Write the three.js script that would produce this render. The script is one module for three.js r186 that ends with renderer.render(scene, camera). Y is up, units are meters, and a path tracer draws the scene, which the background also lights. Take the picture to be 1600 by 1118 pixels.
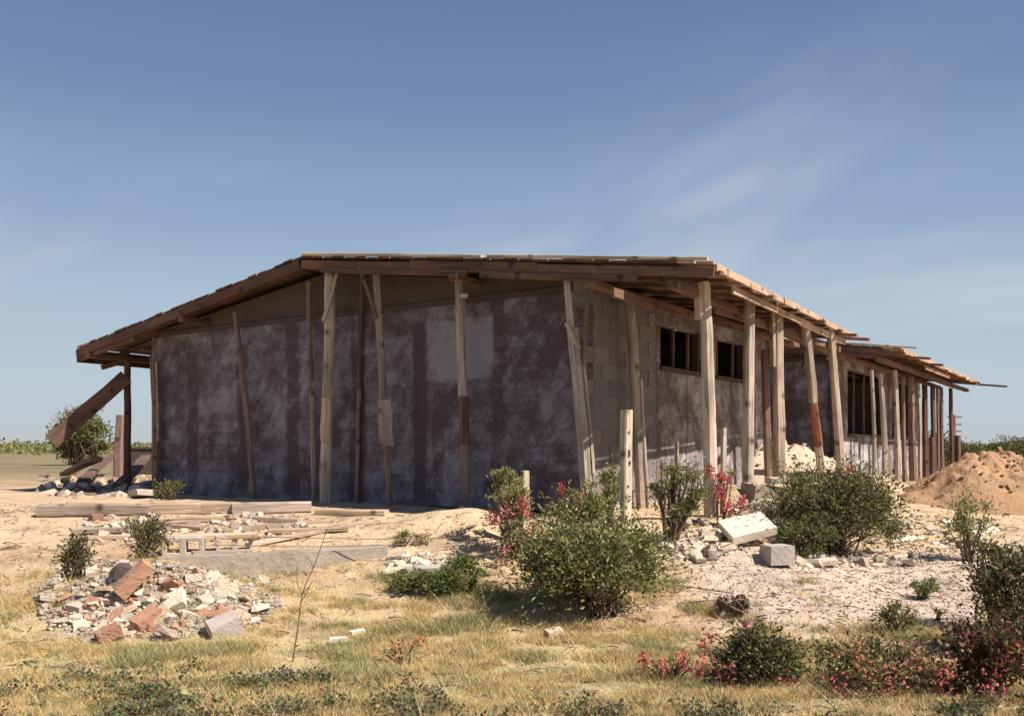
import * as THREE from 'three';
import { ImprovedNoise } from 'three/addons/math/ImprovedNoise.js';
import { ConvexGeometry } from 'three/addons/geometries/ConvexGeometry.js';
import { mergeGeometries } from 'three/addons/utils/BufferGeometryUtils.js';

// ---------------------------------------------------------------- camera, sky, sun, exposure
const scene = new THREE.Scene();
const F = 1463;                                   // focal length in photograph pixels
const camera = new THREE.PerspectiveCamera(2 * Math.atan(559 / F) * 180 / Math.PI, 1600 / 1118, 0.1, 4000);
camera.position.set(0, 1.6, 0);
camera.lookAt(0, 1.6, -10);
camera.setViewOffset(1600, 1118, 0, -141, 1600, 1118);   // rising front: the horizon lies below the middle
camera.updateProjectionMatrix();
scene.add(camera);

const renderer = new THREE.WebGLRenderer({ antialias: true });
renderer.toneMapping = THREE.LinearToneMapping;
renderer.toneMappingExposure = 1.62;
renderer.shadowMap.enabled = true;
renderer.setSize(1024, 715);

let seed = 20240611;
const rnd = () => { seed = (seed + 0x6D2B79F5) | 0; let t = Math.imul(seed ^ (seed >>> 15), 1 | seed); t = (t + Math.imul(t ^ (t >>> 7), 61 | t)) ^ t; return ((t ^ (t >>> 14)) >>> 0) / 4294967296; };
const R = (a, b) => a + (b - a) * rnd();
const gauss = () => (rnd() + rnd() + rnd() + rnd() - 2) * 1.0;
const pick = a => a[Math.floor(rnd() * a.length)];
const clamp = (v, a = 0, b = 1) => Math.max(a, Math.min(b, v));
const sst = (a, b, v) => { const t = clamp((v - a) / (b - a)); return t * t * (3 - 2 * t); };
const mix = (a, b, t) => a + (b - a) * t;
const V = (x, y, z) => new THREE.Vector3(x, y, z);
const IN = new ImprovedNoise();
const n3 = (x, y, z = 0) => IN.noise(x, y, z);
const fbm = (x, y, z = 0, o = 4) => { let s = 0, a = 0.5; for (let i = 0; i < o; i++) { s += a * n3(x, y, z + i * 7.3); x *= 2.03; y *= 2.03; a *= 0.5; } return s; };

const sunAz = V(0.99, 0, 0.135).normalize();       // from the right, a little behind the viewer
const sunEl = 51 * Math.PI / 180;
const sunDir = V(sunAz.x * Math.cos(sunEl), Math.sin(sunEl), sunAz.z * Math.cos(sunEl));
const sun = new THREE.DirectionalLight(new THREE.Color(1.0, 0.91, 0.80), 5.0);
sun.position.copy(sunDir).multiplyScalar(60); sun.target.position.set(2, 0, -12);
sun.castShadow = true; sun.shadow.mapSize.set(4096, 4096);
Object.assign(sun.shadow.camera, { left: -25, right: 25, top: 25, bottom: -25, near: 1, far: 140 });
scene.add(sun, sun.target);

{ // clear faded-blue sky with thin cirrus
  const w = 1024, h = 512, a = new Float32Array(w * h * 4);
  const stops = [[-1, [.30, .22, .14]], [-0.01, [.34, .30, .26]], [0.0, [.42, .45, .48]], [.06, [.40, .475, .53]], [.14, [.335, .43, .525]], [.24, [.222, .312, .455]], [.36, [.135, .205, .355]], [.5, [.08, .14, .28]], [1, [.05, .095, .215]]];
  for (let j = 0; j < h; j++) {
    const el = ((j + .5) / h - .5) * Math.PI, y = Math.sin(el);
    let k = 0; while (k < stops.length - 2 && y > stops[k + 1][0]) k++;
    const t = sst(0, 1, clamp((y - stops[k][0]) / (stops[k + 1][0] - stops[k][0]))) * .5 + clamp((y - stops[k][0]) / (stops[k + 1][0] - stops[k][0])) * .5;
    for (let i = 0; i < w; i++) {
      const az = ((i + .5) / w - .5) * 2 * Math.PI, dx = Math.cos(az) * Math.cos(el), dz = Math.sin(az) * Math.cos(el);
      let c = [0, 1, 2].map(q => mix(stops[k][1][q], stops[k + 1][1][q], t));
      if (y > 0) {
        const dot = dx * sunDir.x + y * sunDir.y + dz * sunDir.z, gl = Math.pow(clamp(dot), 6) * .035;
        c = c.map((v, q) => v + gl * [1, .97, .9][q]);
        // cirrus: streaks drawn out along one wind direction, on a plane far above
        const px = dx / (y + .08), pz = dz / (y + .08), u = px * .8 + pz * .6, v2 = -px * .6 + pz * .8;
        let ci = fbm(u * .55 + 9.1, v2 * 1.5 + 3.2, 1.7, 5) * 1.5 + fbm(u * .3 + 2, v2 * .35, 5.1, 2) * 1.6;
        ci = .45 * sst(.16, .95, ci) * sst(.03, .12, y);
        const wisp = Math.exp(-(((el - .215 - .42 * (az - (-Math.PI / 2 + .14)) - .05 * n3(az * 5, el * 9, 2)) / .085) ** 2) - ((az + Math.PI / 2 - .15) / .2) ** 2) * clamp(.5 + 1.2 * fbm((az * .92 + el * .39) * 6, (el * .92 - az * .39) * 26, 8, 5));
        ci = clamp(ci + .8 * wisp);
        c = c.map((v, q) => mix(v, [.62, .64, .64][q], ci * .5));
      }
      const o = (j * w + i) * 4, sk = .77; a[o] = c[0] * sk; a[o + 1] = c[1] * sk; a[o + 2] = c[2] * sk; a[o + 3] = 1;
    }
  }
  const tex = new THREE.DataTexture(a, w, h, THREE.RGBAFormat, THREE.FloatType);
  tex.mapping = THREE.EquirectangularReflectionMapping; tex.magFilter = tex.minFilter = THREE.LinearFilter; tex.wrapS = THREE.RepeatWrapping; tex.needsUpdate = true;
  scene.background = tex; scene.environment = tex;
}

// ---------------------------------------------------------------- names, labels, groups
const used = {};
function numbered(n) { used[n] = (used[n] || 0) + 1; return used[n] === 1 ? n : n + '_' + String(used[n] - 1).padStart(3, '0'); }
function tag(o, label, category, group, kind) { o.userData.label = label; if (category) o.userData.category = category; if (group) o.userData.group = group; if (kind) o.userData.kind = kind; return o; }
function shadows(o) { o.castShadow = true; o.receiveShadow = true; return o; }
function thing(name, label, category, pos, group) { const g = new THREE.Group(); g.name = numbered(name); g.position.copy(pos); scene.add(g); return tag(g, label, category, group); }
function part(name, geo, mat, parent) { const m = shadows(new THREE.Mesh(geo, mat)); m.name = name; parent.add(m); return m; }
function single(name, geo, mat, pos, label, category, group, kind) { const m = shadows(new THREE.Mesh(geo, mat)); m.name = numbered(name); m.position.copy(pos); scene.add(m); return tag(m, label, category, group, kind); }
function merge(list) { const l = list.map(g => { g = g.index ? g.toNonIndexed() : g; for (const k of Object.keys(g.attributes)) if (!['position', 'normal', 'uv', 'color'].includes(k)) g.deleteAttribute(k); return g; }); return l.length === 1 ? l[0] : mergeGeometries(l); }

// ---------------------------------------------------------------- textures and materials
function tex2(w, h, f, srgb) { // f(u,v,i,j) -> [r,g,b] 0..1 (linear for data, written as sRGB when srgb)
  const a = new Uint8Array(w * h * 4);
  for (let j = 0; j < h; j++) for (let i = 0; i < w; i++) { const c = f((i + .5) / w, (j + .5) / h, i, j), o = (j * w + i) * 4; for (let k = 0; k < 3; k++) a[o + k] = Math.round(255 * clamp(srgb ? Math.pow(clamp(c[k]), 1 / 2.2) : c[k])); a[o + 3] = 255; }
  const t = new THREE.DataTexture(a, w, h, THREE.RGBAFormat); t.magFilter = THREE.LinearFilter; t.minFilter = THREE.LinearMipmapLinearFilter; t.generateMipmaps = true;
  t.wrapS = t.wrapT = THREE.RepeatWrapping; if (srgb) t.colorSpace = THREE.SRGBColorSpace; t.needsUpdate = true; return t;
}
// tiling noise by blending over the border
function tile(f, u, v, s) { const a = f(u * s, v * s), b = f(u * s - s, v * s), c = f(u * s, v * s - s), d = f(u * s - s, v * s - s); const x = sst(0, 1, u), y = sst(0, 1, v); return mix(mix(a, b, x), mix(c, d, x), y); }

const woodH = (u, v) => { // grain along v
  const warp = fbm(u * 3, v * .9, 2, 3) * .5;
  let g = fbm(u * 26 + warp * 6, v * 1.6, 0, 3) + .6 * fbm(u * 60, v * 3, 4, 2);
  const kx = .5 + .35 * n3(Math.floor(v * 2.2) * 3.7, 1.3), ky = (v * 2.2) % 1; const kd = Math.hypot((u - kx) * 5, (ky - .5) * 7);
  return { g, knot: Math.exp(-kd * kd * 2.5) * (n3(Math.floor(v * 2.2) * 9.1, 7.7) > 0.0 ? 1 : 0), stain: fbm(u * 2 + 3, v * 1.1, 8, 4) };
};
const woodMap = tex2(256, 1024, (u, v) => { const w = woodH(u, v * 4); const crk = 1 - sst(.0, .035, Math.abs(fbm(u * 9, v * 2.2, 21, 3))) ; const spl = sst(.22, .34, fbm(u * 5, v * 14, 33, 4)) * .22; const k = clamp(.78 + .5 * w.g + .75 * w.stain - .65 * w.knot - .30 * crk * sst(0, .2, fbm(u * 2, v * 5, 40, 2)) + spl, .15, 1.15); return [k, k * (1 - .05 * w.knot), k * (1 - .12 * w.knot + spl * .3)]; }, true);
const woodBump = tex2(256, 1024, (u, v) => { const w = woodH(u, v * 4); const k = clamp(.5 + .6 * w.g - .3 * w.knot); return [k, k, k]; });
woodMap.repeat.set(2.2, .25); woodBump.repeat.set(2.2, .25);
const C = (r, g, b) => new THREE.Color().setRGB(r, g, b);
const woodMat = (r, g, b, rough = .88) => new THREE.MeshStandardMaterial({ color: C(r, g, b), map: woodMap, bumpMap: woodBump, bumpScale: .004, roughness: rough });
const M = {
  post: [woodMat(.58, .46, .365), woodMat(.50, .395, .315), woodMat(.66, .535, .43), woodMat(.52, .40, .305)],
  grey: woodMat(.40, .31, .24), dim: woodMat(.29, .18, .14), dark: woodMat(.17, .09, .065), rust: woodMat(.33, .12, .06), pinkish: woodMat(.33, .21, .165), ochre: woodMat(.53, .39, .255),
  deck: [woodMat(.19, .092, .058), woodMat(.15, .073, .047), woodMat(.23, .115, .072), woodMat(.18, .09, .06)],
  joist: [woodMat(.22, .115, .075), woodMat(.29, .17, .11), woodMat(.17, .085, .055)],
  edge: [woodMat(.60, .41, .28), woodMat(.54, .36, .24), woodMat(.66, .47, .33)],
  fascia: woodMat(.20, .092, .052), pale: woodMat(.70, .57, .42), plank: [woodMat(.56, .42, .31), woodMat(.48, .35, .25), woodMat(.64, .47, .32)],
};
const concH = (x, y) => fbm(x, y, 0, 5);
const roughBump = tex2(512, 512, (u, v) => { const k = clamp(.5 + .9 * tile((a, b) => fbm(a, b, 3, 5), u, v, 22) + .25 * tile((a, b) => n3(a, b, 9), u, v, 70)); return [k, k, k]; });
const concMap = tex2(512, 512, (u, v) => { const k = clamp(.82 + .35 * tile((a, b) => fbm(a, b, 3, 5), u, v, 5) + .22 * tile((a, b) => fbm(a, b, 6, 3), u, v, 30)); return [k, k * .99, k * .97]; }, true);
const concMat = (r, g, b, bump = .006) => new THREE.MeshStandardMaterial({ color: C(r, g, b), map: concMap, bumpMap: roughBump, bumpScale: bump, roughness: .95 });
M.conc = concMat(.46, .40, .33); M.concDark = concMat(.105, .075, .07); M.concPale = concMat(.66, .57, .46); M.mortar = concMat(.25, .215, .215);
M.block = [concMat(.265, .23, .23), concMat(.24, .205, .207), concMat(.285, .245, .245)];
M.greyBlock = concMat(.50, .44, .40);
M.chunks = [concMat(.70, .60, .48), concMat(.58, .49, .40), concMat(.50, .43, .38), concMat(.66, .52, .38), concMat(.42, .33, .27)];
M.brick = [concMat(.46, .24, .16), concMat(.52, .30, .20), concMat(.38, .20, .14)];
M.white = concMat(.78, .70, .58);

// gable wall: patched cement render (patches and damp streaks belong to the wall)
function wallMaps(W, H, sd, patches, bands, tone = [1.14, 1.26, 1.26]) {
  const f = (u, v) => {
    const x = u * W, y = v * H, wob = .07 * fbm(x * 2.1, y * 2.1, sd, 3), wo2 = .09 * fbm(x * 3.3 + 5, y * 1.1, sd + 3, 3);
    let k = .55 + .62 * fbm(x * .9, y * .9, sd, 5) + .46 * fbm(x * 4.5, y * 4.5, sd + 2, 5) + .32 * fbm(x * 24, y * 24, sd + 4, 3) + .13 * (sst(.04, .075, fbm(x * 1.3 + 8, y * 1.7, sd + 23, 5)) - .5) - .13 * sst(.06, .09, fbm(x * 2.3, y * 1.9 + 4, sd + 27, 5)) + .12 * sst(.1, .2, fbm((x + y * .7) * 9, (y - x * .7) * 1.6, sd + 29, 3)) + .2 * fbm(x * 1.2, y * 14, sd + 5, 3) * sst(-.2, .3, fbm(x, y, sd + 8, 2));
    let cool = .35 * fbm(x * .5 + 4, y * .6, sd + 6, 3) + .25 * (1 - sst(0, 1.5, y));
    for (const [x0, x1, y0, y1, d] of patches) { const m = sst(x0, x0 + .05, x + wob) * (1 - sst(x1 - .05, x1, x + wob)) * sst(y0, y0 + .06, y + wo2) * (1 - sst(y1 - .05, y1, y + wo2)); k += d * m * (.75 + .7 * fbm(x * 4, y * 4, sd + 9, 3)); }
    for (const [c, hw, y0, y1, d] of bands) { const m = (1 - sst(hw * .55, hw * 1.1, Math.abs(x - c + wo2 * 1.4))) * sst(y0 - .15, y0 + .1, y) * (1 - sst(y1 - .1, y1 + .25, y + wob * 3)); k -= d * m; cool -= m * .25; }
    const row = Math.floor(y / .2), course = Math.min(y % .2, .2 - y % .2), jx = (x + (row % 2) * .2) % .4, joint = Math.min(jx, .4 - jx), seen = sst(-.12, .22, fbm(x * .8, y * .8, sd + 12, 3));
    k -= .16 * seen * Math.max(1 - sst(.004, .018, course + wob * .04), .8 * (1 - sst(.003, .016, joint + wob * .04)));
    const crack = Math.abs(fbm(x * .7 + 3, y * .7, sd + 15, 4)); k -= .22 * (1 - sst(.0, .008, crack)) * sst(0, .2, fbm(x * .5, y * .5, sd + 17, 2));
    const splash = (1 - sst(.05, .32 + .25 * fbm(x * 3, 1, sd + 18, 3), y)); k += .22 * splash * (.6 + fbm(x * 9, y * 9, sd + 19, 3)); cool -= splash * .3;
    k = clamp(k, .12, 1.4);
    const q = sst(.18, 1.05, k), w2 = clamp(.5 + cool); return [mix(.066, .226, q) * tone[0], mix(.042, .196, q) * mix(.93, 1.03, w2) * tone[1], mix(.046, .224, q) * mix(.87, 1.12, w2) * tone[2]];
  };
  const map = tex2(1536, 512, f, true); map.wrapS = map.wrapT = THREE.ClampToEdgeWrapping;
  const b = tex2(1024, 512, (u, v) => { const x = u * W, y = v * H; const k = clamp(.5 + .5 * fbm(x * 5, y * 5, sd + 20, 5) + .35 * fbm(x * 1.4, y * 1.4, sd, 3)); return [k, k, k]; });
  return new THREE.MeshStandardMaterial({ map, bumpMap: b, bumpScale: .03, roughness: .96 });
}

// ---------------------------------------------------------------- geometry helpers
function fromTris(pos, uv) { const g = new THREE.BufferGeometry(); g.setAttribute('position', new THREE.Float32BufferAttribute(pos, 3)); g.setAttribute('uv', new THREE.Float32BufferAttribute(uv, 2)); g.computeVertexNormals(); return g; }
// squared timber with worn edges from a to b; cross size w (sideways) x dp; the grain runs along it
function timber(a, b, w, dp, o = {}) {
  const dir = b.clone().sub(a), L = dir.length(); dir.normalize();
  const ref = o.ref || (Math.abs(dir.y) > .7 ? V(1, 0, 0) : V(0, 1, 0));
  const e2 = dir.clone().cross(ref).normalize(), e1 = e2.clone().cross(dir).normalize();
  if (o.turn) { const c = Math.cos(o.turn), s = Math.sin(o.turn), t1 = e1.clone().multiplyScalar(c).addScaledVector(e2, s); e2.multiplyScalar(c).addScaledVector(e1, -s); e1.copy(t1); }
  const n = o.seg || Math.max(2, Math.min(8, Math.round(L / .45))), bow = (o.bow ?? .008) * L, bw = R(-1, 1) * bow, bd = R(-1, 1) * bow, jit = o.jit ?? .004, tp = o.taper ?? .94;
  const c = Math.min(w, dp) * (o.chamfer ?? .14), u0 = rnd() * 3, v0 = rnd() * 8, rings = [];
  const prof = (hw, hd, c) => [[-hw + c, -hd], [hw - c, -hd], [hw, -hd + c], [hw, hd - c], [hw - c, hd], [-hw + c, hd], [-hw, hd - c], [-hw, -hd + c]];
  for (let i = 0; i <= n; i++) {
    const t = i / n, k0 = mix(1, tp, t) * R(.965, 1.035), ctr = a.clone().lerp(b, t).addScaledVector(e1, bw * Math.sin(Math.PI * t) + R(-jit, jit)).addScaledVector(e2, bd * Math.sin(Math.PI * t) + R(-jit, jit));
    rings.push(prof(w / 2 * k0, dp / 2 * k0, c).map(([x, y]) => ctr.clone().addScaledVector(e1, x + R(-jit, jit) * .4).addScaledVector(e2, y + R(-jit, jit) * .4)));
  }
  const pos = [], uv = []; const per = [0]; for (let k = 0; k < 8; k++) { const p = rings[0][k], q = rings[0][(k + 1) % 8]; per.push(per[k] + p.distanceTo(q)); }
  const P = (p, u, v) => { pos.push(p.x, p.y, p.z); uv.push(u0 + u, v0 + v); };
  for (let i = 0; i < n; i++) for (let k = 0; k < 8; k++) { const k2 = (k + 1) % 8, A = rings[i][k], B = rings[i][k2], Cc = rings[i + 1][k2], D = rings[i + 1][k], va = L * i / n, vb = L * (i + 1) / n; P(A, per[k], va); P(B, per[k + 1], va); P(Cc, per[k + 1], vb); P(A, per[k], va); P(Cc, per[k + 1], vb); P(D, per[k], vb); }
  for (const [r, flip, v] of [[rings[0], true, 0], [rings[n], false, L]]) for (let k = 1; k < 7; k++) { const t = flip ? [0, k + 1, k] : [0, k, k + 1]; for (const q of t) P(r[q], (r[q].x + r[q].z) * 1.0, v + r[q].y * .3); }
  return fromTris(pos, uv);
}
// a flat board given by its four top corners (counter-clockwise from above), length along a->b
function quadBoard(a, b, c, d, th) {
  const lo = [a, b, c, d].map(p => V(p.x, p.y - th, p.z)), hi = [a, b, c, d], L = a.distanceTo(b), w = a.distanceTo(d), u0 = rnd() * 3, v0 = rnd() * 9, pos = [], uv = [];
  const P = (p, u, v) => { pos.push(p.x, p.y, p.z); uv.push(u0 + u, v0 + v); };
  const Q = (p, q, r, s, uu, vv) => { P(p, 0, 0); P(q, 0, vv); P(r, uu, vv); P(p, 0, 0); P(r, uu, vv); P(s, uu, 0); };
  Q(hi[0], hi[1], hi[2], hi[3], w, L); Q(lo[3], lo[2], lo[1], lo[0], w, L);
  Q(lo[0], lo[1], hi[1], hi[0], th, L); Q(lo[2], lo[3], hi[3], hi[2], th, L); Q(lo[1], lo[2], hi[2], hi[1], th, w); Q(lo[3], lo[0], hi[0], hi[3], th, w);
  return fromTris(pos, uv);
}
function bx(w, h, d, x = 0, y = 0, z = 0) { const g = new THREE.BoxGeometry(w, h, d); const p = g.attributes.position, nn = g.attributes.normal, uv = g.attributes.uv; for (let i = 0; i < p.count; i++) { const X = p.getX(i) + x, Y = p.getY(i) + y, Z = p.getZ(i) + z; if (Math.abs(nn.getX(i)) > .5) uv.setXY(i, Z, Y); else if (Math.abs(nn.getY(i)) > .5) uv.setXY(i, X, Z); else uv.setXY(i, X, Y); } g.translate(x, y, z); return g; }
function tube(pts, r, seg = 24, rad = 5) { return new THREE.TubeGeometry(new THREE.CatmullRomCurve3(pts), seg, r, rad, false); }
function limb(pts, r0, r1, n = 6, rad = 5) { // tapered stem
  const cv = new THREE.CatmullRomCurve3(pts), g = new THREE.TubeGeometry(cv, n, 1, rad, false), p = g.attributes.position;
  for (let i = 0; i <= n; i++) { const c = cv.getPointAt(i / n), r = mix(r0, r1, i / n); for (let k = 0; k <= rad; k++) { const q = i * (rad + 1) + k; p.setXYZ(q, c.x + (p.getX(q) - c.x) * r, c.y + (p.getY(q) - c.y) * r, c.z + (p.getZ(q) - c.z) * r); } }
  g.computeVertexNormals(); return g;
}
function chunkGeo(boxy, sx, sy, sz) { // broken lump of masonry about 1 unit across
  const pts = [];
  if (boxy) { for (let i = 0; i < 8; i++) { const s = [i & 1 ? 1 : -1, i & 2 ? 1 : -1, i & 4 ? 1 : -1]; if (rnd() < .28) { for (let k = 0; k < 3; k++) { const q = s.map((v, m) => v * .5 * (m === k ? R(.3, .7) : R(.85, 1))); pts.push(V(...q)); } } else pts.push(V(...s.map(v => v * .5 * R(.86, 1)))); } }
  else for (let i = 0; i < 14; i++) { const v = V(gauss(), gauss(), gauss()).normalize().multiplyScalar(R(.38, .55)); pts.push(v); }
  for (const p of pts) p.set(p.x * sx, p.y * sy, p.z * sz);
  const g = new ConvexGeometry(pts), q = g.attributes.position, uv = []; const o = rnd() * 5; for (let i = 0; i < q.count; i++) uv.push(q.getX(i) * .3 + q.getY(i) * .21 + o, q.getZ(i) * .3 + q.getY(i) * .2 + o); g.setAttribute('uv', new THREE.Float32BufferAttribute(uv, 2)); return g;
}
const chunks = []; for (let i = 0; i < 14; i++) chunks.push(i < 8 ? chunkGeo(true, 1, R(.16, .5), R(.4, .85)) : chunkGeo(false, 1, R(.35, .8), R(.6, 1)));

// ---------------------------------------------------------------- the lie of the land
const U = { x: -.825, d: .5652 }, W_ = { x: .5652, d: .825 }, CO = { x: .865, d: 11 };       // building: U along the gable wall, W_ along the side wall, CO near corner
const FLOOR = .84;
const bld = (t, s, y) => V(CO.x + t * U.x + s * W_.x, FLOOR + y, -(CO.d + t * U.d + s * W_.d));
const prof = (pts, v) => { if (v <= pts[0][0]) return pts[0][1]; for (let i = 1; i < pts.length; i++) if (v <= pts[i][0]) { const t = (v - pts[i - 1][0]) / (pts[i][0] - pts[i - 1][0]); return mix(pts[i - 1][1], pts[i][1], sst(0, 1, t) * .4 + t * .6); } return pts[pts.length - 1][1]; };
const PL = [[6.5, 0], [7.8, .05], [8.6, .15], [9.3, .31], [10, .50], [11.5, .79], [12.5, .84]], PM = [[6.5, 0], [7.8, .06], [8.8, .24], [9.6, .40], [10.2, .62], [10.8, .79], [12, .84]], PR = [[6.5, .0], [9, .16], [10.5, .36], [12.0, .58], [13.5, .78], [15, .84]];
const g2 = (x, d, cx, cd, sx, sd) => Math.exp(-(((x - cx) / sx) ** 2 + ((d - cd) / sd) ** 2));
const K0 = { x: -3.40, d: 8.97 }, K1 = { x: -1.36, d: 9.94 };                                  // ends of the low concrete kerb
function ground(x, d) {
  const m = sst(.7, 1.6, x + .15 * n3(x, d, 4));
  let h = mix(mix(prof(PL, d), prof(PM, d), m), prof(PR, d), sst(2.4, 4.0, x));
  const kx = (K1.x - K0.x), kd = (K1.d - K0.d), kl = Math.hypot(kx, kd), al = ((x - K0.x) * kx + (d - K0.d) * kd) / kl, ac = (-(x - K0.x) * kd + (d - K0.d) * kx) / kl;
  h = mix(h, Math.max(h, .50), sst(.02, .12, ac) * (1 - sst(2.2, 2.9, al)) * sst(-.7, .1, al) * (1 - sst(.5, 1.6, ac)));
  h += .25 * g2(x, d, -.55, 10.75, .85, .5) + .06 * g2(x, d, .9, 10.0, .9, .5);
  h += .46 * g2(x, d, -3.2, 8.4, .95, .48);                                                     // under the rubble heap
  const rx = x - CO.x, rd = d - CO.d, w = -(rx * U.x + rd * U.d), s = rx * W_.x + rd * W_.d;
  h += .34 * sst(.5, 1.0, w) * (1 - sst(1.7, 2.6, w)) * sst(.7, 1.5, s) * (1 - sst(6.5, 8.5, s));
  const near = 1 - sst(25, 80, Math.hypot(x, d));
  h += near * (.035 * fbm(x * .8, d * .8, 2, 3) + .022 * fbm(x * 3.1, d * 3.1, 5, 3));
  h += (1 - near) * .25 * n3(x * .01, d * .01, 3) * sst(40, 200, Math.abs(d));
  return h;
}
const at = (px, py, d) => V((px - 800) / F * d, 1.6 - (py - 700) / F * d, -d);
function gp(px, py) { let d = 4; for (; d < 200; d += .02) { const p = at(px, py, d); if (p.y <= ground(p.x, d)) { p.y = ground(p.x, d); return p; } } return at(px, py, 200); }
const gx = (px, d) => { const x = (px - 800) / F * d; return V(x, ground(x, d), -d); };

{ // one ground sheet out to the horizon
  const axis = (lo, hi, step, far, grow) => { const a = []; for (let v = lo; v <= hi + 1e-6; v += step) a.push(v); let s = step, v = lo; const pre = []; while (v > -far) { s *= grow; v -= s; pre.unshift(v); } s = step; v = a[a.length - 1]; while (v < far) { s *= grow; v += s; a.push(v); } return pre.concat(a); };
  const xs = axis(-7.5, 8.5, .055, 2500, 1.14), ds = axis(4.6, 14.5, .05, 2500, 1.12), nx = xs.length, nd = ds.length;
  const pos = new Float32Array(nx * nd * 3), col = new Float32Array(nx * nd * 3), uv = new Float32Array(nx * nd * 2), idx = [];
  const straw = [.50, .40, .20], soil = [.43, .29, .175], sand = [.64, .485, .32], gravel = [.57, .455, .375], tan = [.54, .395, .25], olive = [.20, .19, .085], scrub = [.24, .19, .10], orange = [.52, .34, .19];
  const lerp3 = (a, b, t) => a.map((v, i) => mix(v, b[i], t));
  for (let j = 0; j < nd; j++) for (let i = 0; i < nx; i++) {
    const x = xs[i], d = ds[j], o = j * nx + i; pos[o * 3] = x; pos[o * 3 + 1] = ground(x, d); pos[o * 3 + 2] = -d; uv[o * 2] = x; uv[o * 2 + 1] = d;
    const nA = fbm(x * .9, d * 1.3, 1, 4), nB = fbm(x * 2.6, d * 3.2, 6, 4), nC = fbm(x * 7, d * 7, 8, 3);
    let c = lerp3(tan, soil, sst(-.15, .25, nA + nB * .5));
    c = lerp3(c, straw, (1 - sst(7.2, 8.6, d + nA * 1.5)) * (1 - sst(1.4, 2.6, x + nA)) * .85);
    c = lerp3(c, straw, g2(x, d, -1.6, 8.6, 1.3, .7) * .8 * sst(-.3, .2, nB));
    c = lerp3(c, sand, clamp(g2(x, d, -.4, 10.6, 1.5, 1.1) * 1.2 + g2(x, d, 1.1, 10.3, .8, .7)));
    c = lerp3(c, sand, sst(9.8, 10.6, d) * (1 - sst(14, 20, d)) * .6);
    c = lerp3(c, orange, g2(x, d, -.45, 10.5, .5, .22) * .6 * sst(-.1, .2, nB));
    const gr = sst(1.3, 2.1, x + nB * .6 + (d - 9) * .12) * sst(7.2, 8.3, d + nB) * (1 - sst(9.5, 9.9, d - .35 * (x - 1.5)));
    c = lerp3(c, gravel, gr * .95);
    c = lerp3(c, olive, clamp((1 - sst(6.3, 7.0, d + nA * 1.6 + nB)) * sst(.15, -.1, nB - .05) * .55 + sst(.12, .4, nB) * .25 * (1 - gr)));
    c = lerp3(c, scrub, sst(18, 34, Math.hypot(x, d)));
    const dk = sst(.08, .3, fbm(x * 1.7 + 9, d * 2.4, 15, 4)) * .34; const k = (1 + .34 * nC + .26 * nB) * (1 - dk); col[o * 3] = c[0] * k; col[o * 3 + 1] = c[1] * k; col[o * 3 + 2] = c[2] * k;
  }
  for (let j = 0; j < nd - 1; j++) for (let i = 0; i < nx - 1; i++) { const a = j * nx + i, b = a + 1, c = a + nx, e = c + 1; idx.push(a, b, c, b, e, c); }
  const g = new THREE.BufferGeometry(); g.setAttribute('position', new THREE.BufferAttribute(pos, 3)); g.setAttribute('color', new THREE.BufferAttribute(col, 3)); g.setAttribute('uv', new THREE.BufferAttribute(uv, 2)); g.setIndex(idx); g.computeVertexNormals();
  const map = tex2(1024, 1024, (u, v) => { const k = clamp(.84 + .32 * tile((a, b) => fbm(a, b, 1, 5), u, v, 14) + .42 * tile((a, b) => fbm(a, b, 4, 3), u, v, 90)); return [k, k * .985, k * .96]; }, true); map.repeat.set(.31, .31);
  const bump = tex2(1024, 1024, (u, v) => { const k = clamp(.5 + .6 * tile((a, b) => fbm(a, b, 1, 4), u, v, 20) + .5 * tile((a, b) => fbm(a, b, 4, 3), u, v, 100)); return [k, k, k]; }); bump.repeat.set(.43, .43);
  const m = shadows(new THREE.Mesh(g, new THREE.MeshStandardMaterial({ vertexColors: true, map, bumpMap: bump, bumpScale: .03, roughness: 1 }))); m.name = 'ground'; m.userData.kind = 'structure'; m.userData.label = 'dry sandy building ground rising towards the house'; scene.add(m);
}

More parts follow.
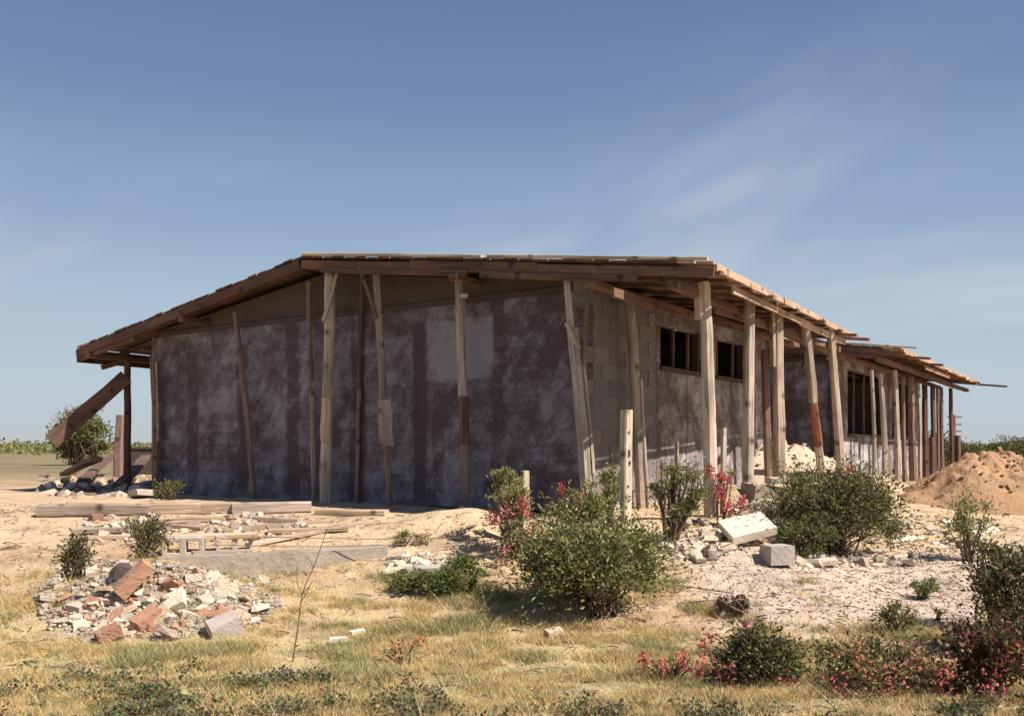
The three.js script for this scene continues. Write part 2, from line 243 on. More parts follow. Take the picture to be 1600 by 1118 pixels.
// ---------------------------------------------------------------- the unfinished houses
const TH = Math.acos(.5652);
function house(o) {
  const g = thing('unfinished_house', o.label, 'house', bld(0, o.s0, 0)); g.rotation.y = TH;
  // local axes: x along the side wall, z out of the side wall (the gable wall runs to -z), y from the floor
  const L = o.len, D = 8.4, WH = 2.62, rz = -4.34;
  const roofY = (x, z) => (z > rz ? 3.45 - .125 * (z - rz) : 3.45 + .166 * (z - rz)) - .008 * x;    // top of the deck
  const under = (z) => roofY(0, z) - .20;
  // gable wall
  const gw = new THREE.BoxGeometry(.18, WH, D); gw.translate(.09, WH / 2, -D / 2);
  { const p = gw.attributes.position, uv = gw.attributes.uv; for (let i = 0; i < p.count; i++) uv.setXY(i, -p.getZ(i) / D, p.getY(i) / WH); }
  const wall = part('gable_wall', gw, o.gableMat, g);
  part('bond_beam', bx(.16, .07, D - .02, .092, WH + .035, -D / 2), M.concDark, wall);
  { // triangular infill above the beam, set back a little
    const sh = new THREE.Shape(); const top = z => under(z) + .02; sh.moveTo(0, WH + .07); sh.lineTo(D, WH + .07); sh.lineTo(D, Math.max(WH + .08, top(-D))); sh.lineTo(-rz, top(rz)); sh.lineTo(0, top(0));
    const e = new THREE.ExtrudeGeometry(sh, { depth: .1, bevelEnabled: false }); e.rotateY(Math.PI / 2); e.translate(.04, 0, 0); part('gable_infill', e, M.concDark, wall);
  }
  // side wall: block work at the near end, then render with openings
  const bl = o.blocks, sw = new THREE.Shape(); sw.moveTo(bl, 0); sw.lineTo(L, 0); sw.lineTo(L, WH + .07); sw.lineTo(bl, WH + .07);
  for (const [x0, x1, y0, y1] of o.windows) { const h = new THREE.Path(); h.moveTo(x0, y0); h.lineTo(x0, y1); h.lineTo(x1, y1); h.lineTo(x1, y0); sw.holes.push(h); }
  const sg = new THREE.ExtrudeGeometry(sw, { depth: .16, bevelEnabled: false }); sg.translate(0, 0, -.16);
  const side = part('side_wall', sg, o.sideMat, g);
  if (bl > .3) {
    part('mortar', bx(bl - .18, WH + .07, .15, .18 + (bl - .18) / 2, (WH + .07) / 2, -.081), M.mortar, side);
    const geos = [0, 1, 2, 3, 4].map(() => { const q = chunkGeoBlock(.397, .196, .17); return q; }), half = [0, 1].map(() => chunkGeoBlock(.195, .196, .17));
    for (let r = 0; r < 14; r++) { let x = 0; if (r % 2) { const b = part('block', half[r % 4 >> 1], pick(M.block), side); b.position.set(.1, .1 + r * .197, -.085 + R(-.004, .006)); x = .2; }
      for (; x + .2 < bl; x += .4) { const w = Math.min(.4, bl - x); const b = part('block', w < .35 ? half[0] : pick(geos), pick(M.block), side); b.position.set(x + w / 2, .1 + r * .197, -.085 + R(-.006, .010)); b.rotation.y = R(-.012, .012); } }
  }
  for (const [x0, x1, y0, y1, bars] of o.windows) {
    const w = part('window', merge([bx(x1 - x0 + .06, .06, .2, (x0 + x1) / 2, y0 - .03, -.06), bx(.04, y1 - y0 - .004, .1, x0 + .022, (y0 + y1) / 2, -.09), bx(.04, y1 - y0 - .004, .1, x1 - .022, (y0 + y1) / 2, -.09)]), M.concDark, g);
    for (const b of bars) part('bar', timber(V(x0 + b * (x1 - x0), y0 + .002, -.1), V(x0 + b * (x1 - x0) + R(-.02, .02), y1 - .002, -.1), .045, .04), M.dim, w);
  }
  part('back_wall', bx(.16, WH + .06, D - .2, L - .08, (WH + .06) / 2, -D / 2 - .08), M.mortar, g);
  { const sh = new THREE.Shape(), top = z => roofY(L, z) - .17; sh.moveTo(.1, WH + .062); sh.lineTo(D - .1, WH + .062); sh.lineTo(D - .1, Math.max(WH + .07, top(-D))); sh.lineTo(-rz, top(rz)); sh.lineTo(.1, Math.max(WH + .07, top(0)));
    const e = new THREE.ExtrudeGeometry(sh, { depth: .1, bevelEnabled: false }); e.rotateY(Math.PI / 2); e.translate(L - .13, 0, 0); part('back_infill', e, M.concDark, g); }
  part('left_wall', bx(L - .36, WH + .06, .16, L / 2, (WH + .06) / 2, -D + .082), M.mortar, g);
  part('floor_slab', bx(L - .4, .06, D - .4, L / 2, .03, -D / 2), M.conc, g);
  part('plinth', bx(L - .1, .26, .06, L / 2, -.05, .032), M.conc, g);
  // ---- roof: boards laid along the building over joists that run down the slope
  const x0 = -.40, x1 = o.roofEnd, zr = x => o.eave - o.skew * (x + .4), zl = () => -9.94;
  const roof = part('roof', timber(V(x0 + .05, roofY(x0, rz) - .12, rz), V(x1 - .05, roofY(x1, rz) - .12, rz), .06, .14, { bow: 0 }), M.joist[0], g);
  const rows = 30;
  for (const sideOf of [1, -1]) for (let i = 0; i < rows; i++) {
    const cuts = [x0 - R(-.02, .035)]; let x = x0 + R(1.2, 3); while (x < x1 - .8) { cuts.push(x); x += R(2.0, 3.4); } cuts.push(x1 + R(-.15, .25));
    for (let k = 0; k < cuts.length - 1; k++) {
      const a = cuts[k] + .003, b = cuts[k + 1] - .003, Z = (xx, f) => sideOf > 0 ? mix(rz, zr(xx), f) : mix(rz, zl(), f), f0 = (i + .02) / rows, f1 = (i + .98 - R(0, .05)) / rows, lift = R(0, .012);
      const p = (xx, f) => V(xx, roofY(xx, Z(xx, f)) + lift, Z(xx, f));
      const q = sideOf > 0 ? [p(a, f1), p(b, f1), p(b, f0), p(a, f0)] : [p(a, f0), p(b, f0), p(b, f1), p(a, f1)];
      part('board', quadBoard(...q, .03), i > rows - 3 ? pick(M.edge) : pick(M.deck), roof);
    }
  }
  // joists
  for (let x = x0 + .1, k = 0; x < x1; x += o.joistStep, k++) {
    const ext = o.ext(k, x), zE = zr(x) + ext, y = z => roofY(x, z) - .032 - .062, m = pick(M.joist), wob = R(-.05, .05);
    part('joist', timber(V(x, y(rz) - .004, rz + .03), V(x + wob, y(zE) - .004, zE), .05, .12, { ref: V(0, 1, 0), bow: .002, jit: .003 }), m, roof);
    part('joist', timber(V(x, y(rz) - .004, rz - .03), V(x + wob, y(zl() - .05) - .004, zl() - R(-.05, .12)), .05, .12, { ref: V(0, 1, 0), bow: .002, jit: .003 }), m, roof);
  }
  // bearers on the props
  for (const z of [zr(0) - .42, .28, -1.6, -7, -9.55]) for (const [a, b] of [[x0 - R(0, .1), (x0 + x1) / 2 + R(-.5, .5)], [(x0 + x1) / 2 - .3, x1 + R(.05, .3)]]) {
    const zz = xx => z > .5 ? z - o.skew * (xx + .4) : z, off = R(0, .03);
    part('bearer', timber(V(a, roofY(a, z) - .032 - .125 - .075 - off, zz(a)), V(b, roofY(b, z) - .032 - .125 - .075 - off, zz(b)), .09, .13, { ref: V(0, 1, 0), bow: .002 }), pick(M.joist), roof);
  }
  // front edge boards along both slopes, two layers, in lengths
  const edge = (za, zb, dx, dy, h, m) => { const ya = roofY(x0, za) - dy, yb = roofY(x0, zb) - dy; part('edge_board', timber(V(x0 + dx, ya, za), V(x0 + dx, yb, zb), h, .03, { ref: V(0, 1, 0), bow: .002, jit: .002, taper: 1 }), m, roof); };
  edge(rz + .02, -2.3, -.028, .12, .12, M.fascia); edge(-2.33, -.4, -.034, .11, .13, M.deck[0]); edge(-.43, zr(x0) + .02, -.028, .115, .10, M.deck[2]); edge(-3.9, -1.4, -.06, .20, .07, M.deck[1]); edge(-1.2, .9, -.058, .205, .08, M.deck[3]);
  edge(rz - .02, -7.0, -.028, .12, .13, M.deck[1]); edge(-7.02, zl() + .02, -.028, .125, .13, M.dark);
  // loose strips left on top of the deck edge
  for (const [za, zb] of [[-4.3, -1.2], [-1.1, 1.7]]) part('edge_strip', timber(V(x0 - .03, roofY(x0, za) + .022, za), V(x0 - .02, roofY(x0, zb) + .022, zb), .035, .06, { ref: V(0, 1, 0), bow: .002 }), M.pale, roof);
  part('rim_board', timber(V(x0 - .02, roofY(x0, -9.94) - .15, -9.92), V(x1, roofY(x1, -9.94) - .15, -9.92), .24, .03, { ref: V(0, 1, 0), bow: .002 }), M.dark, roof);
  part('rim_board', timber(V(x0 + .02, roofY(x0, -8.3) - .2, -8.3), V(x0 + .02, roofY(x0, -9.9) - .2, -9.9), .12, .04, { ref: V(0, 1, 0), bow: .002 }), M.dark, roof);
  // eave boards in the sun
  const zq = (x, d) => zr(x) + d;
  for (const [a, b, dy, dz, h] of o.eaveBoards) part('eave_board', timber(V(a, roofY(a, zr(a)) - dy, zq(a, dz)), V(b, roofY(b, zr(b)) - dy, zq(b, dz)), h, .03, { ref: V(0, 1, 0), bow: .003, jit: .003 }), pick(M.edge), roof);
  return { g, roofY, zr };
}
function chunkGeoBlock(w, h, d) { const q = bx(w, h, d), p = q.attributes.position, j = {}; for (let i = 0; i < p.count; i++) { const k = [p.getX(i), p.getY(i), p.getZ(i)].map(v => v.toFixed(3)).join(); j[k] = j[k] || [R(-.008, .002), R(-.006, .002), R(-.008, .004)]; p.setXYZ(i, p.getX(i) + Math.sign(p.getX(i)) * j[k][0], p.getY(i) + Math.sign(p.getY(i)) * j[k][1], p.getZ(i) + Math.sign(p.getZ(i)) * j[k][2]); } q.computeVertexNormals(); const uv = q.attributes.uv, o = rnd() * 4; for (let i = 0; i < uv.count; i++) uv.setXY(i, uv.getX(i) + o, uv.getY(i) + o); return q; }

const gable1 = wallMaps(8.4, 2.62, 11,
  [[1.32, 2.42, 1.62, 2.45, .46], [2.62, 3.2, 1.55, 2.3, .28], [2.7, 3.5, .3, 1.5, .08], [3.8, 4.8, 1.2, 2.3, .14], [5.1, 5.9, .9, 2.2, .15], [5.2, 6.0, .1, .8, .12], [6.25, 7.1, 1.3, 2.2, .14], [.15, 1.15, .2, 2.4, -.04], [6.3, 7.2, .1, 1.1, .08]],
  [[1.27, .12, .2, 2.6, .22], [2.54, .13, .1, 2.3, .36], [3.66, .16, .05, 2.4, .32], [4.96, .14, .05, 2.5, .28], [6.08, .14, .1, 2.3, .26], [7.3, .15, .05, 2.2, .24], [2.2, .10, .2, 1.3, .18]]);

const stained = (W, sd, bands) => { const m = wallMaps(W, 2.7, sd, [], bands, [2.3, 2.6, 2.25]); m.map.repeat.set(1 / W, 1 / 2.7); m.bumpMap.repeat.set(1 / W, 1 / 2.7); return m; };
const sideUV = m => { m.map = m.map.clone(); m.map.repeat.set(.45, .45); m.bumpMap = m.bumpMap.clone(); m.bumpMap.repeat.set(.8, .8); return m; };
const side1 = stained(6.3, 51, [[1.95, .06, 0, 2.6, .14], [3.7, .09, 0, 2.6, .16], [2.9, .05, .1, 1.85, .2], [4.6, .07, .2, 1.85, .2], [5.6, .1, 0, 2.5, .15]]), side2 = stained(8.5, 61, [[.6, .12, 0, 2.5, .2], [4.9, .12, 0, 2.5, .2], [2.4, .06, 0, 1.05, .2]]);
M.block.forEach(sideUV); M.block.forEach(m => { m.bumpScale = .014; }); M.chunks.concat(M.brick).forEach(m => { m.bumpScale = .01; });
const h1 = house({
  label: 'nearest unfinished cement house with dark stained gable wall and board roof', s0: 0, len: 6.25, blocks: 1.9, roofEnd: 6.75, eave: 1.75, skew: .058, gableMat: gable1, sideMat: side1,
  windows: [[2.02, 3.42, 1.87, 2.45, [.45, .8]], [3.98, 5.25, 1.87, 2.45, [.2, .72]]], joistStep: .62, ext: (k, x) => [.05, -.1, .02, .1, -.05, .06, 0, .12, .02, .1, .22, .3][k % 12],
  eaveBoards: [[-.38, 2.2, .06, .02, .08], [2.22, 4.6, .055, .03, .08], [4.62, 6.75, .06, .02, .07], [.4, 3.4, .17, -.06, .09], [3.42, 6.4, .165, -.08, .10]],
});
const gable2 = wallMaps(8.4, 2.62, 31, [[1, 2, .5, 2, .1]], [[2.5, .15, 0, 2.4, .3], [.9, .12, 0, 2.4, .2]]);
const h2 = house({
  label: 'farther unfinished house behind with tall dark window openings', s0: 10.4, len: 8.4, blocks: 0, roofEnd: 9.95, eave: 1.42, skew: .0, gableMat: gable2, sideMat: side2,
  windows: [[1.05, 4.5, 1.08, 2.5, [.24, .52, .78]], [5.3, 7.7, 1.08, 2.5, [.45]]], joistStep: .86, ext: (k, x) => [.05, .35, -.05, .3, .05, .1, -.1, .0, .1, .05, .2, .75][k % 12],
  eaveBoards: [[-.38, 3, .06, .02, .08], [3.02, 6.4, .06, .02, .08], [6.5, 9.9, .07, .02, .07], [2.2, 5.2, .17, -.06, .09]],
});

// ---------------------------------------------------------------- timber props
const solveT = (px, s) => { const k = (px - 800) / F; return (CO.x + s * W_.x - k * (CO.d + s * W_.d)) / (k * U.d - U.x); };      // along the gable wall
const solveS = (px, w) => { const k = (px - 800) / F; return (CO.x - w * U.x - k * (CO.d - w * U.d)) / (k * W_.d - W_.x); };     // along the side wall
const depthG = (px, s) => CO.d + solveT(px, s) * U.d + s * W_.d, depthS = (px, w) => CO.d - w * U.d + solveS(px, w) * W_.d;
// a prop from foot to head given where its ends are seen and how far away they stand; segs: [part name, from, to, width, depth, material, sideways shift]
function prop(name, label, cat, group, foot, head, segs) {
  const g = thing(name, label, cat, foot, group), ax = head.clone().sub(foot);
  for (const [n, a, b, w, dp, m, sh = 0, fw = 0, tn = .25] of segs) part(n, timber(ax.clone().multiplyScalar(a).add(V(sh, 0, fw)), ax.clone().multiplyScalar(b).add(V(sh, 0, fw)), w * .95, dp * .95, { turn: tn + R(-.12, .12), seg: Math.max(3, Math.round((b - a) * 9)), bow: .008, jit: w * .03, chamfer: R(.16, .3), taper: R(.84, .95) }), m, g);
  return g;
}
const fg = (px0, py0, px1, py1, s) => { const d0 = depthG(px0, s), d1 = depthG(px1, s); return [at(px0, py0, d0), at(px1, py1, d1)]; };
const fs = (px0, py0, px1, py1, w) => { const d0 = depthS(px0, w), d1 = depthS(px1, w); return [at(px0, py0, d0), at(px1, py1, d1)]; };
const GP = 'rough timber props under the gable edge', EP = 'rough timber props under the right eave', FP = 'props under the eave of the farther house';
{
  let a, b;
  // left end
  a = bld(9.5, .27, -.04); b = bld(9.5, .27, 2.3);
  prop('timber_prop', 'dark timber prop standing free left of the gable wall', 'post', GP, a, b, [['post', 0, 1, .13, .12, M.dark]]);
  [a, b] = fg(243, 776, 238, 560, -.12);
  prop('timber_prop', 'prop at the far left corner of the gable wall with pale edge strip', 'post', GP, a, b, [['post', 0, 1, .10, .10, M.dim], ['edge_strip', .4, .97, .03, .03, M.post[0], .075, .06]]);
  [a, b] = fg(397, 778, 367, 488, -.2);
  prop('timber_prop', 'thin prop leaning left, leftmost against the stained gable wall', 'post', GP, a, b, [['post', 0, 1, .085, .08, M.dim]]);
  [a, b] = fg(492, 782, 484, 440, -.12);
  prop('timber_prop', 'thin dull prop just left of the bright ridge prop', 'post', GP, a, b, [['lower_timber', 0, .54, .085, .08, M.grey], ['upper_timber', .5, 1, .08, .08, M.dim, -.015]]);
  [a, b] = fg(508, 790, 515, 422, -.34);
  { const g = prop('timber_prop', 'thick bright prop under the roof ridge with ochre stained middle', 'post', GP, a, b, [['lower_timber', 0, .27, .165, .15, M.post[2]], ['middle_timber', .272, .46, .17, .16, M.ochre], ['upper_timber', .462, 1, .155, .145, M.post[0]]]);
    const ax = b.clone().sub(a); part('head_brace', timber(ax.clone().multiplyScalar(.78).add(V(-.06, 0, .1)), ax.clone().multiplyScalar(1.0).add(V(.14, 0, .1)), .05, .04), M.post[1], g); part('footing', bx(.3, .07, .26, 0, -.02, 0), M.conc, g); }
  [a, b] = fg(556, 792, 566, 425, -.06);
  prop('timber_prop', 'faint thin dark prop right of the bright ridge prop, against the wall', 'post', GP, a, b, [['lower_timber', 0, .5, .06, .06, M.dim], ['upper_timber', .5, 1, .06, .06, M.dark]]);
  [a, b] = fg(609, 796, 588, 425, -.28);
  { const g = prop('timber_prop', 'leaning prop with wide splice board nailed on at mid height', 'post', GP, a, b, [['lower_timber', 0, .3, .075, .07, M.dim], ['upper_timber', .26, 1, .105, .09, M.grey], ['splice_board', .265, .46, .21, .035, M.grey, .02, .075, 0]]);
    const ax = b.clone().sub(a); part('head_brace', timber(ax.clone().multiplyScalar(.80).add(V(-.02, 0, .06)), ax.clone().multiplyScalar(1.02).add(V(-.22, 0, .06)), .045, .04), M.dim, g); }
  [a, b] = fg(728, 788, 717, 430, -.3);
  { const g = prop('timber_prop', 'prop in the middle of the wall with dark spliced lower half', 'post', GP, a, b, [['lower_timber', 0, .32, .10, .09, M.dim], ['dark_splice', .26, .47, .125, .10, M.dark, .01, .02], ['upper_timber', .47, .97, .115, .10, M.post[1]]]);
    const ax = b.clone().sub(a); part('head_brace', timber(ax.clone().multiplyScalar(.82).add(V(.08, 0, .07)), ax.clone().multiplyScalar(1.0).add(V(.0, 0, .07)), .05, .04), M.dim, g); part('cleat', bx(.09, .045, .06, .06 + ax.x * .9, ax.y * .905, ax.z * .9 + .08), M.pale, g); }
  [a, b] = fg(918, 772, 888, 440, -.34);
  { const g = prop('timber_prop', 'crooked prop at the near corner leaning left, with thin forked head', 'post', GP, a, b, [['lower_timber', 0, .78, .14, .13, M.post[1]], ['upper_timber', .74, 1, .085, .07, M.post[0], -.02, .02], ['side_lath', .1, .62, .04, .05, M.post[0], .085, .02]]);
    const ax = b.clone().sub(a); part('head_brace', timber(ax.clone().multiplyScalar(.60).add(V(.10, 0, .03)), ax.clone().multiplyScalar(.98).add(V(.22, 0, .03)), .05, .05), M.dim, g); part('head_brace', timber(ax.clone().multiplyScalar(.68).add(V(.05, 0, .06)), ax.clone().multiplyScalar(.80).add(V(-.07, 0, .06)), .05, .05), M.pale, g); }
  [a, b] = fs(1003, 800, 983, 462, .18);
  { const g = prop('timber_prop', 'prop right of the near corner with narrower lath nailed beside it', 'post', EP, a, b, [['post', 0, 1, .135, .13, M.post[1]], ['side_lath', .02, .62, .04, .05, M.post[2], .085, .03]]); }
  // along the right eave
  [a, b] = fs(1111, 806, 1100, 440, 1.36);
  prop('timber_prop', 'tallest sunlit prop at the front corner of the right eave', 'post', EP, a, b, [['post', 0, 1, .148, .14, M.post[2]], ['head_cheek', .84, .99, .05, .13, M.post[0], -.075, .02]]);
  [a, b] = fs(1169, 756, 1172, 458, 1.36);
  prop('timber_prop', 'sunlit square prop, second along the right eave, before window end', 'post', EP, a, b, [['post', 0, 1, .135, .13, M.post[0]]]);
  [a, b] = fs(1219, 752, 1215, 480, 1.36);
  prop('timber_prop', 'sunlit prop standing on the broken footing, third along the right eave', 'post', EP, a, b, [['post', 0, 1, .15, .13, M.post[3]], ['head_cheek', .66, .98, .05, .12, M.post[1], -.075, .02]]);
  [a, b] = fs(1284, 748, 1258, 502, 1.36);
  prop('timber_prop', 'leaning prop with rust red lower half beside the sand pile', 'post', EP, a, b, [['upper_timber', .50, 1, .115, .11, M.post[1]], ['red_timber', .22, .5, .125, .12, M.rust], ['lower_timber', 0, .22, .13, .12, M.post[3]]]);
  [a, b] = fs(1316, 756, 1297, 512, 1.36);
  prop('timber_prop', 'last leaning prop of the near right eave, behind the big bush', 'post', EP, a, b, [['post', 0, 1, .13, .12, M.post[0]]]);
  const dimP = fs(1201, 752, 1195, 545, .5); prop('timber_prop', 'dark prop close to the wall behind the third eave prop', 'post', EP, dimP[0], dimP[1], [['post', 0, 1, .12, .11, M.dim]]);
  // farther house
  const far = [[1384, 753, 1376, 583, .11, M.post[1], 'leftmost prop of the farther house, leaning, before its first window'], [1404, 753, 1398, 578, .12, M.post[0], 'sunlit straight prop before the farther house second window'], [1428, 757, 1423, 588, .20, M.dim, 'thick dark prop at the end of the farther house wall'], [1447, 748, 1445, 600, .14, M.dark, 'first dark prop seen against open sky'],
    [1459, 746, 1458, 602, .12, M.dark, 'dark prop with stub at its side, second against open sky'], [1473, 744, 1471, 605, .12, M.dim, 'slim prop, third against open sky'], [1489, 742, 1486, 606, .12, M.dark, 'last dark prop under the far roof tip']];
  far.push([1438, 750, 1435, 598, .09, M.post[0], 'narrow pale prop just right of the thick dark one'], [1414, 755, 1411, 590, .10, M.dim, 'dull prop before the last window of the farther house'], [1366, 752, 1362, 578, .08, M.grey, 'thin dull prop before the first window of the farther house'], [1466, 744, 1465, 604, .08, M.dim, 'thin prop between two darker ones against open sky']);
  for (const [p0, y0, p1, y1, w, m, label] of far) { const [f, h] = fs(p0, y0, p1, y1, .9); prop('timber_prop', label, 'post', FP, f, h, [['post', 0, 1, w, w * .9, m]].concat(p0 === 1459 ? [['stub', .0, .44, .2, .12, M.dark, -.03, .05]] : [])); }
  // ties between the props under the right eave
  const tie = (p, q, h, w, m, label) => { const c = p.clone().add(q).multiplyScalar(.5); single('tie_board', timber(p.clone().sub(c), q.clone().sub(c), h, w, { ref: V(0, 1, 0), bow: .004 }), m, c, label, 'board', 'loose boards tying the roof props'); };
  const tb = fs(958, 456, 1162, 514, .75); tie(tb[0], tb[1], .10, .035, M.joist[0], 'long sloping board nailed above the near house windows');
  tie(bld(-1.2, 1.0, 2.42), bld(-1.3, 6.0, 2.36), .10, .04, M.joist[0], 'level tie board under the right eave');
  tie(bld(-1.36, 4.2, 2.16), bld(-.7, 6.0, 2.1), .10, .04, M.joist[2], 'short dark tie board near the far end of the right eave');
}
{ // leaning timbers at the far left
  const a = at(80, 690, 16), b = at(197, 588, 16.4), c = a.clone().add(b).multiplyScalar(.5);
  single('leaning_plank', timber(a.clone().sub(c), b.clone().sub(c), .26, .06, { ref: V(0, 1, 0) }), M.dark, c, 'wide dark plank leaning up against the free left prop', 'plank');
  const p = at(158, 574, 16.4), q = at(206, 560, 16.7), r = p.clone().add(q).multiplyScalar(.5);
  single('stub_board', timber(p.clone().sub(r), q.clone().sub(r), .09, .05, { ref: V(0, 1, 0) }), M.dark, r, 'short board sticking out left under the roof corner', 'board');
  const f = gx(184, 20); const h = at(188, 648, 20);
  single('leaning_post', timber(V(0, -.05, 0), h.sub(f), .17, .15), M.pinkish, f, 'pale reddish post behind the leaning plank at far left', 'post');
}
// short stakes
function stake(px, pyTop, pyFoot, d, w, m, label, marks) { const f = at(px, pyFoot, d); const g = thing('stake', label, 'stake', f); part('post', timber(V(0, -.1, 0), V(R(-.01, .01), (pyFoot - pyTop) / F * d, 0), w, w * .95, { turn: .55, bow: .004, chamfer: .12 }), m, g); if (marks) marks(g); return g; }
stake(978, 640, 822, 9.75, .105, M.pale, 'short pale square stake standing before the near house corner', g => { for (const [y, h, x] of [[.76, .07, .03], [.66, .04, .035], [.42, .02, .02], [.98, .018, .03]]) part('mark', bx(.02, h, .006, x, y, .066 - Math.abs(x) * .62 + .004), M.dark, g); });
stake(819, 735, 806, 10.1, .085, M.pale, 'short pale stake among the red flowers left of centre');
stake(1130, 668, 790, 10.9, .06, M.post[0], 'thin stake beside the corner eave prop');
stake(1204, 685, 752, 12.6, .075, M.pale, 'short pale stake beside the third eave prop');
stake(1058, 690, 762, 12.6, .04, M.grey, 'thin grey stake against the sunlit foot of the side wall');
stake(1497, 680, 722, 30, .16, M.dark, 'dark stub post beyond the last prop at right');
{ // service pole far off
  const f = gx(1491, 75), g = thing('utility_pole', 'distant utility pole with crossarms beyond the far roof tip', 'pole', f), H = 1.6 - f.y + 52 / F * 75;
  part('pole', timber(V(0, -.2, 0), V(0, H, 0), .22, .22), M.dim, g); for (const y of [.15, .75, 1.3]) part('crossarm', timber(V(-.5, H - y, 0), V(.6, H - y, 0), .12, .1), M.dim, g);
}

// ---------------------------------------------------------------- kerb, beams, planks, blocks on the left
{
  const a = V(K0.x, ground(K0.x, K0.d - .3), -K0.d), g = thing('concrete_kerb', 'low grey concrete footing wall along the grass at left', 'low wall', V(K0.x, 0, -K0.d));
  const len = Math.hypot(K1.x - K0.x, K1.d - K0.d); g.rotation.y = Math.atan2(K1.d - K0.d, K1.x - K0.x);
  const q = new THREE.BoxGeometry(len, .56, .22, 24, 6, 3), p = q.attributes.position, uv = q.attributes.uv; for (let i = 0; i < p.count; i++) { const X = p.getX(i), Y = p.getY(i), Z = p.getZ(i), n = .014 * fbm(X * 5, Y * 5, Z * 5, 3) + .02 * n3(X * 1.6, 0, Z * 4); p.setXYZ(i, X + n, Y + n, Z + n); uv.setXY(i, X * .5 + Z * .3, Y * .5 + Z * .4); } q.computeVertexNormals(); q.translate(len / 2, .28, 0);
  part('footing', q, concMat(.40, .345, .28, .01), g);
}
const LB = 'weathered timbers lying before the gable wall';
function lying(name, label, p, q, w, h, m, group, cat = 'timber') { p.y += h / 2 - .012; q.y += h / 2 - .012; const c = p.clone().add(q).multiplyScalar(.5); return single(name, timber(p.clone().sub(c), q.clone().sub(c), h, w, { ref: V(0, 1, 0), bow: .004 }), m, c, label, cat, group); }
const onG = (px, d, up) => { const p = gx(px, d); p.y += up; return p; };
const flat = (px, py) => gp(px, py);
lying('timber_beam', 'leftmost long grey beam of the row before the gable wall', flat(60, 806), flat(236, 804), .16, .15, M.grey, LB);
lying('timber_beam', 'middle beam of the row before the gable wall, pale end facing right', flat(232, 803), flat(372, 801), .18, .15, M.plank[1], LB);
lying('timber_beam', 'right beam of the row, ending beside the bright ridge prop', flat(364, 802), flat(486, 800), .18, .15, M.post[1], LB);
lying('timber_plank', 'pale plank lying in front of the middle beam', flat(238, 817), flat(350, 813), .2, .07, M.plank[2], LB, 'plank');
lying('timber_plank', 'pale plank right of the bright ridge prop foot', flat(496, 803), flat(604, 804), .2, .07, M.plank[2], LB, 'plank');
lying('timber_plank', 'long thin plank slanting from hollow blocks up to the wall', flat(386, 853), flat(602, 811), .16, .05, M.plank[0], LB, 'plank');
lying('timber_plank', 'second long plank lying beside the slanting one, darker', flat(350, 832), flat(520, 815), .12, .05, M.plank[1], LB, 'plank');
{ const p = flat(262, 864), q = flat(402, 862); p.y += .165; q.y += .165; lying('timber_plank', 'pale board bridging the hollow blocks', p, q, .24, .05, M.plank[2], LB, 'plank'); }
[[262, 822, 318, 826, M.plank[1], 'short dull plank lying askew between middle beam and hollow block'], [400, 812, 470, 817, M.plank[0], 'short plank lying just below the right beam'], [120, 842, 236, 838, M.plank[2], 'pale plank at far left behind the dusty shrub'], [420, 832, 545, 828, M.plank[1], 'plank lying level on the sand right of the hollow blocks'], [300, 873, 368, 872, M.grey, 'small board lying along the kerb top under the hollow blocks']].forEach(([a, b, c, d, m, l]) => lying('timber_plank', l, flat(a, b), flat(c, d), R(.12, .2), R(.04, .07), m, LB, 'plank'));
lying('timber_plank', 'grey plank half buried behind the left bush', flat(120, 832), flat(262, 828), .3, .06, M.grey, LB, 'plank');
{ // hollow concrete blocks
  const sh = new THREE.Shape(); sh.moveTo(-.2, 0); sh.lineTo(.2, 0); sh.lineTo(.2, .19); sh.lineTo(-.2, .19); for (const c of [-.095, .095]) { const h = new THREE.Path(); h.moveTo(c - .07, .03); h.lineTo(c - .07, .16); h.lineTo(c + .07, .16); h.lineTo(c + .07, .03); sh.holes.push(h); }
  const geo = new THREE.ExtrudeGeometry(sh, { depth: .19, bevelEnabled: true, bevelSize: .006, bevelThickness: .006, bevelSegments: 1 }); geo.translate(0, 0, -.095);
  const put = (px, py, d, ry, rx, label, s = 1) => { const p = flat(px, py); const m = single('hollow_block', geo, M.greyBlock, p, label, 'concrete block', 'hollow concrete blocks behind the kerb'); m.rotation.set(rx, ry, 0); m.scale.setScalar(s); return m; };
  put(287, 867, 9.7, .22, .03, 'hollow block at the left end under the pale board'); put(366, 862, 10.0, .3, 0, 'hollow block turned askew at the right end of the pale board', .92);
}
{ // two guide strings from the rubble to the flowers
  const s = (x0, y0, x1, y1, d0, d1, label) => { const a = at(x0, y0, d0), b = at(x1, y1, d1), m = a.clone().lerp(b, .5); m.y -= .02; single('guide_string', tube([V(0, 0, 0), m.sub(a), b.clone().sub(a)], .0045, 20, 4), M.dim, a, label, 'string', 'guide strings stretched over the sand'); };
  s(392, 838, 772, 839, 9.6, 10.0, 'upper dark guide string stretched across the sand'); s(330, 851, 640, 850, 9.4, 9.7, 'lower dark guide string just above the kerb');
}

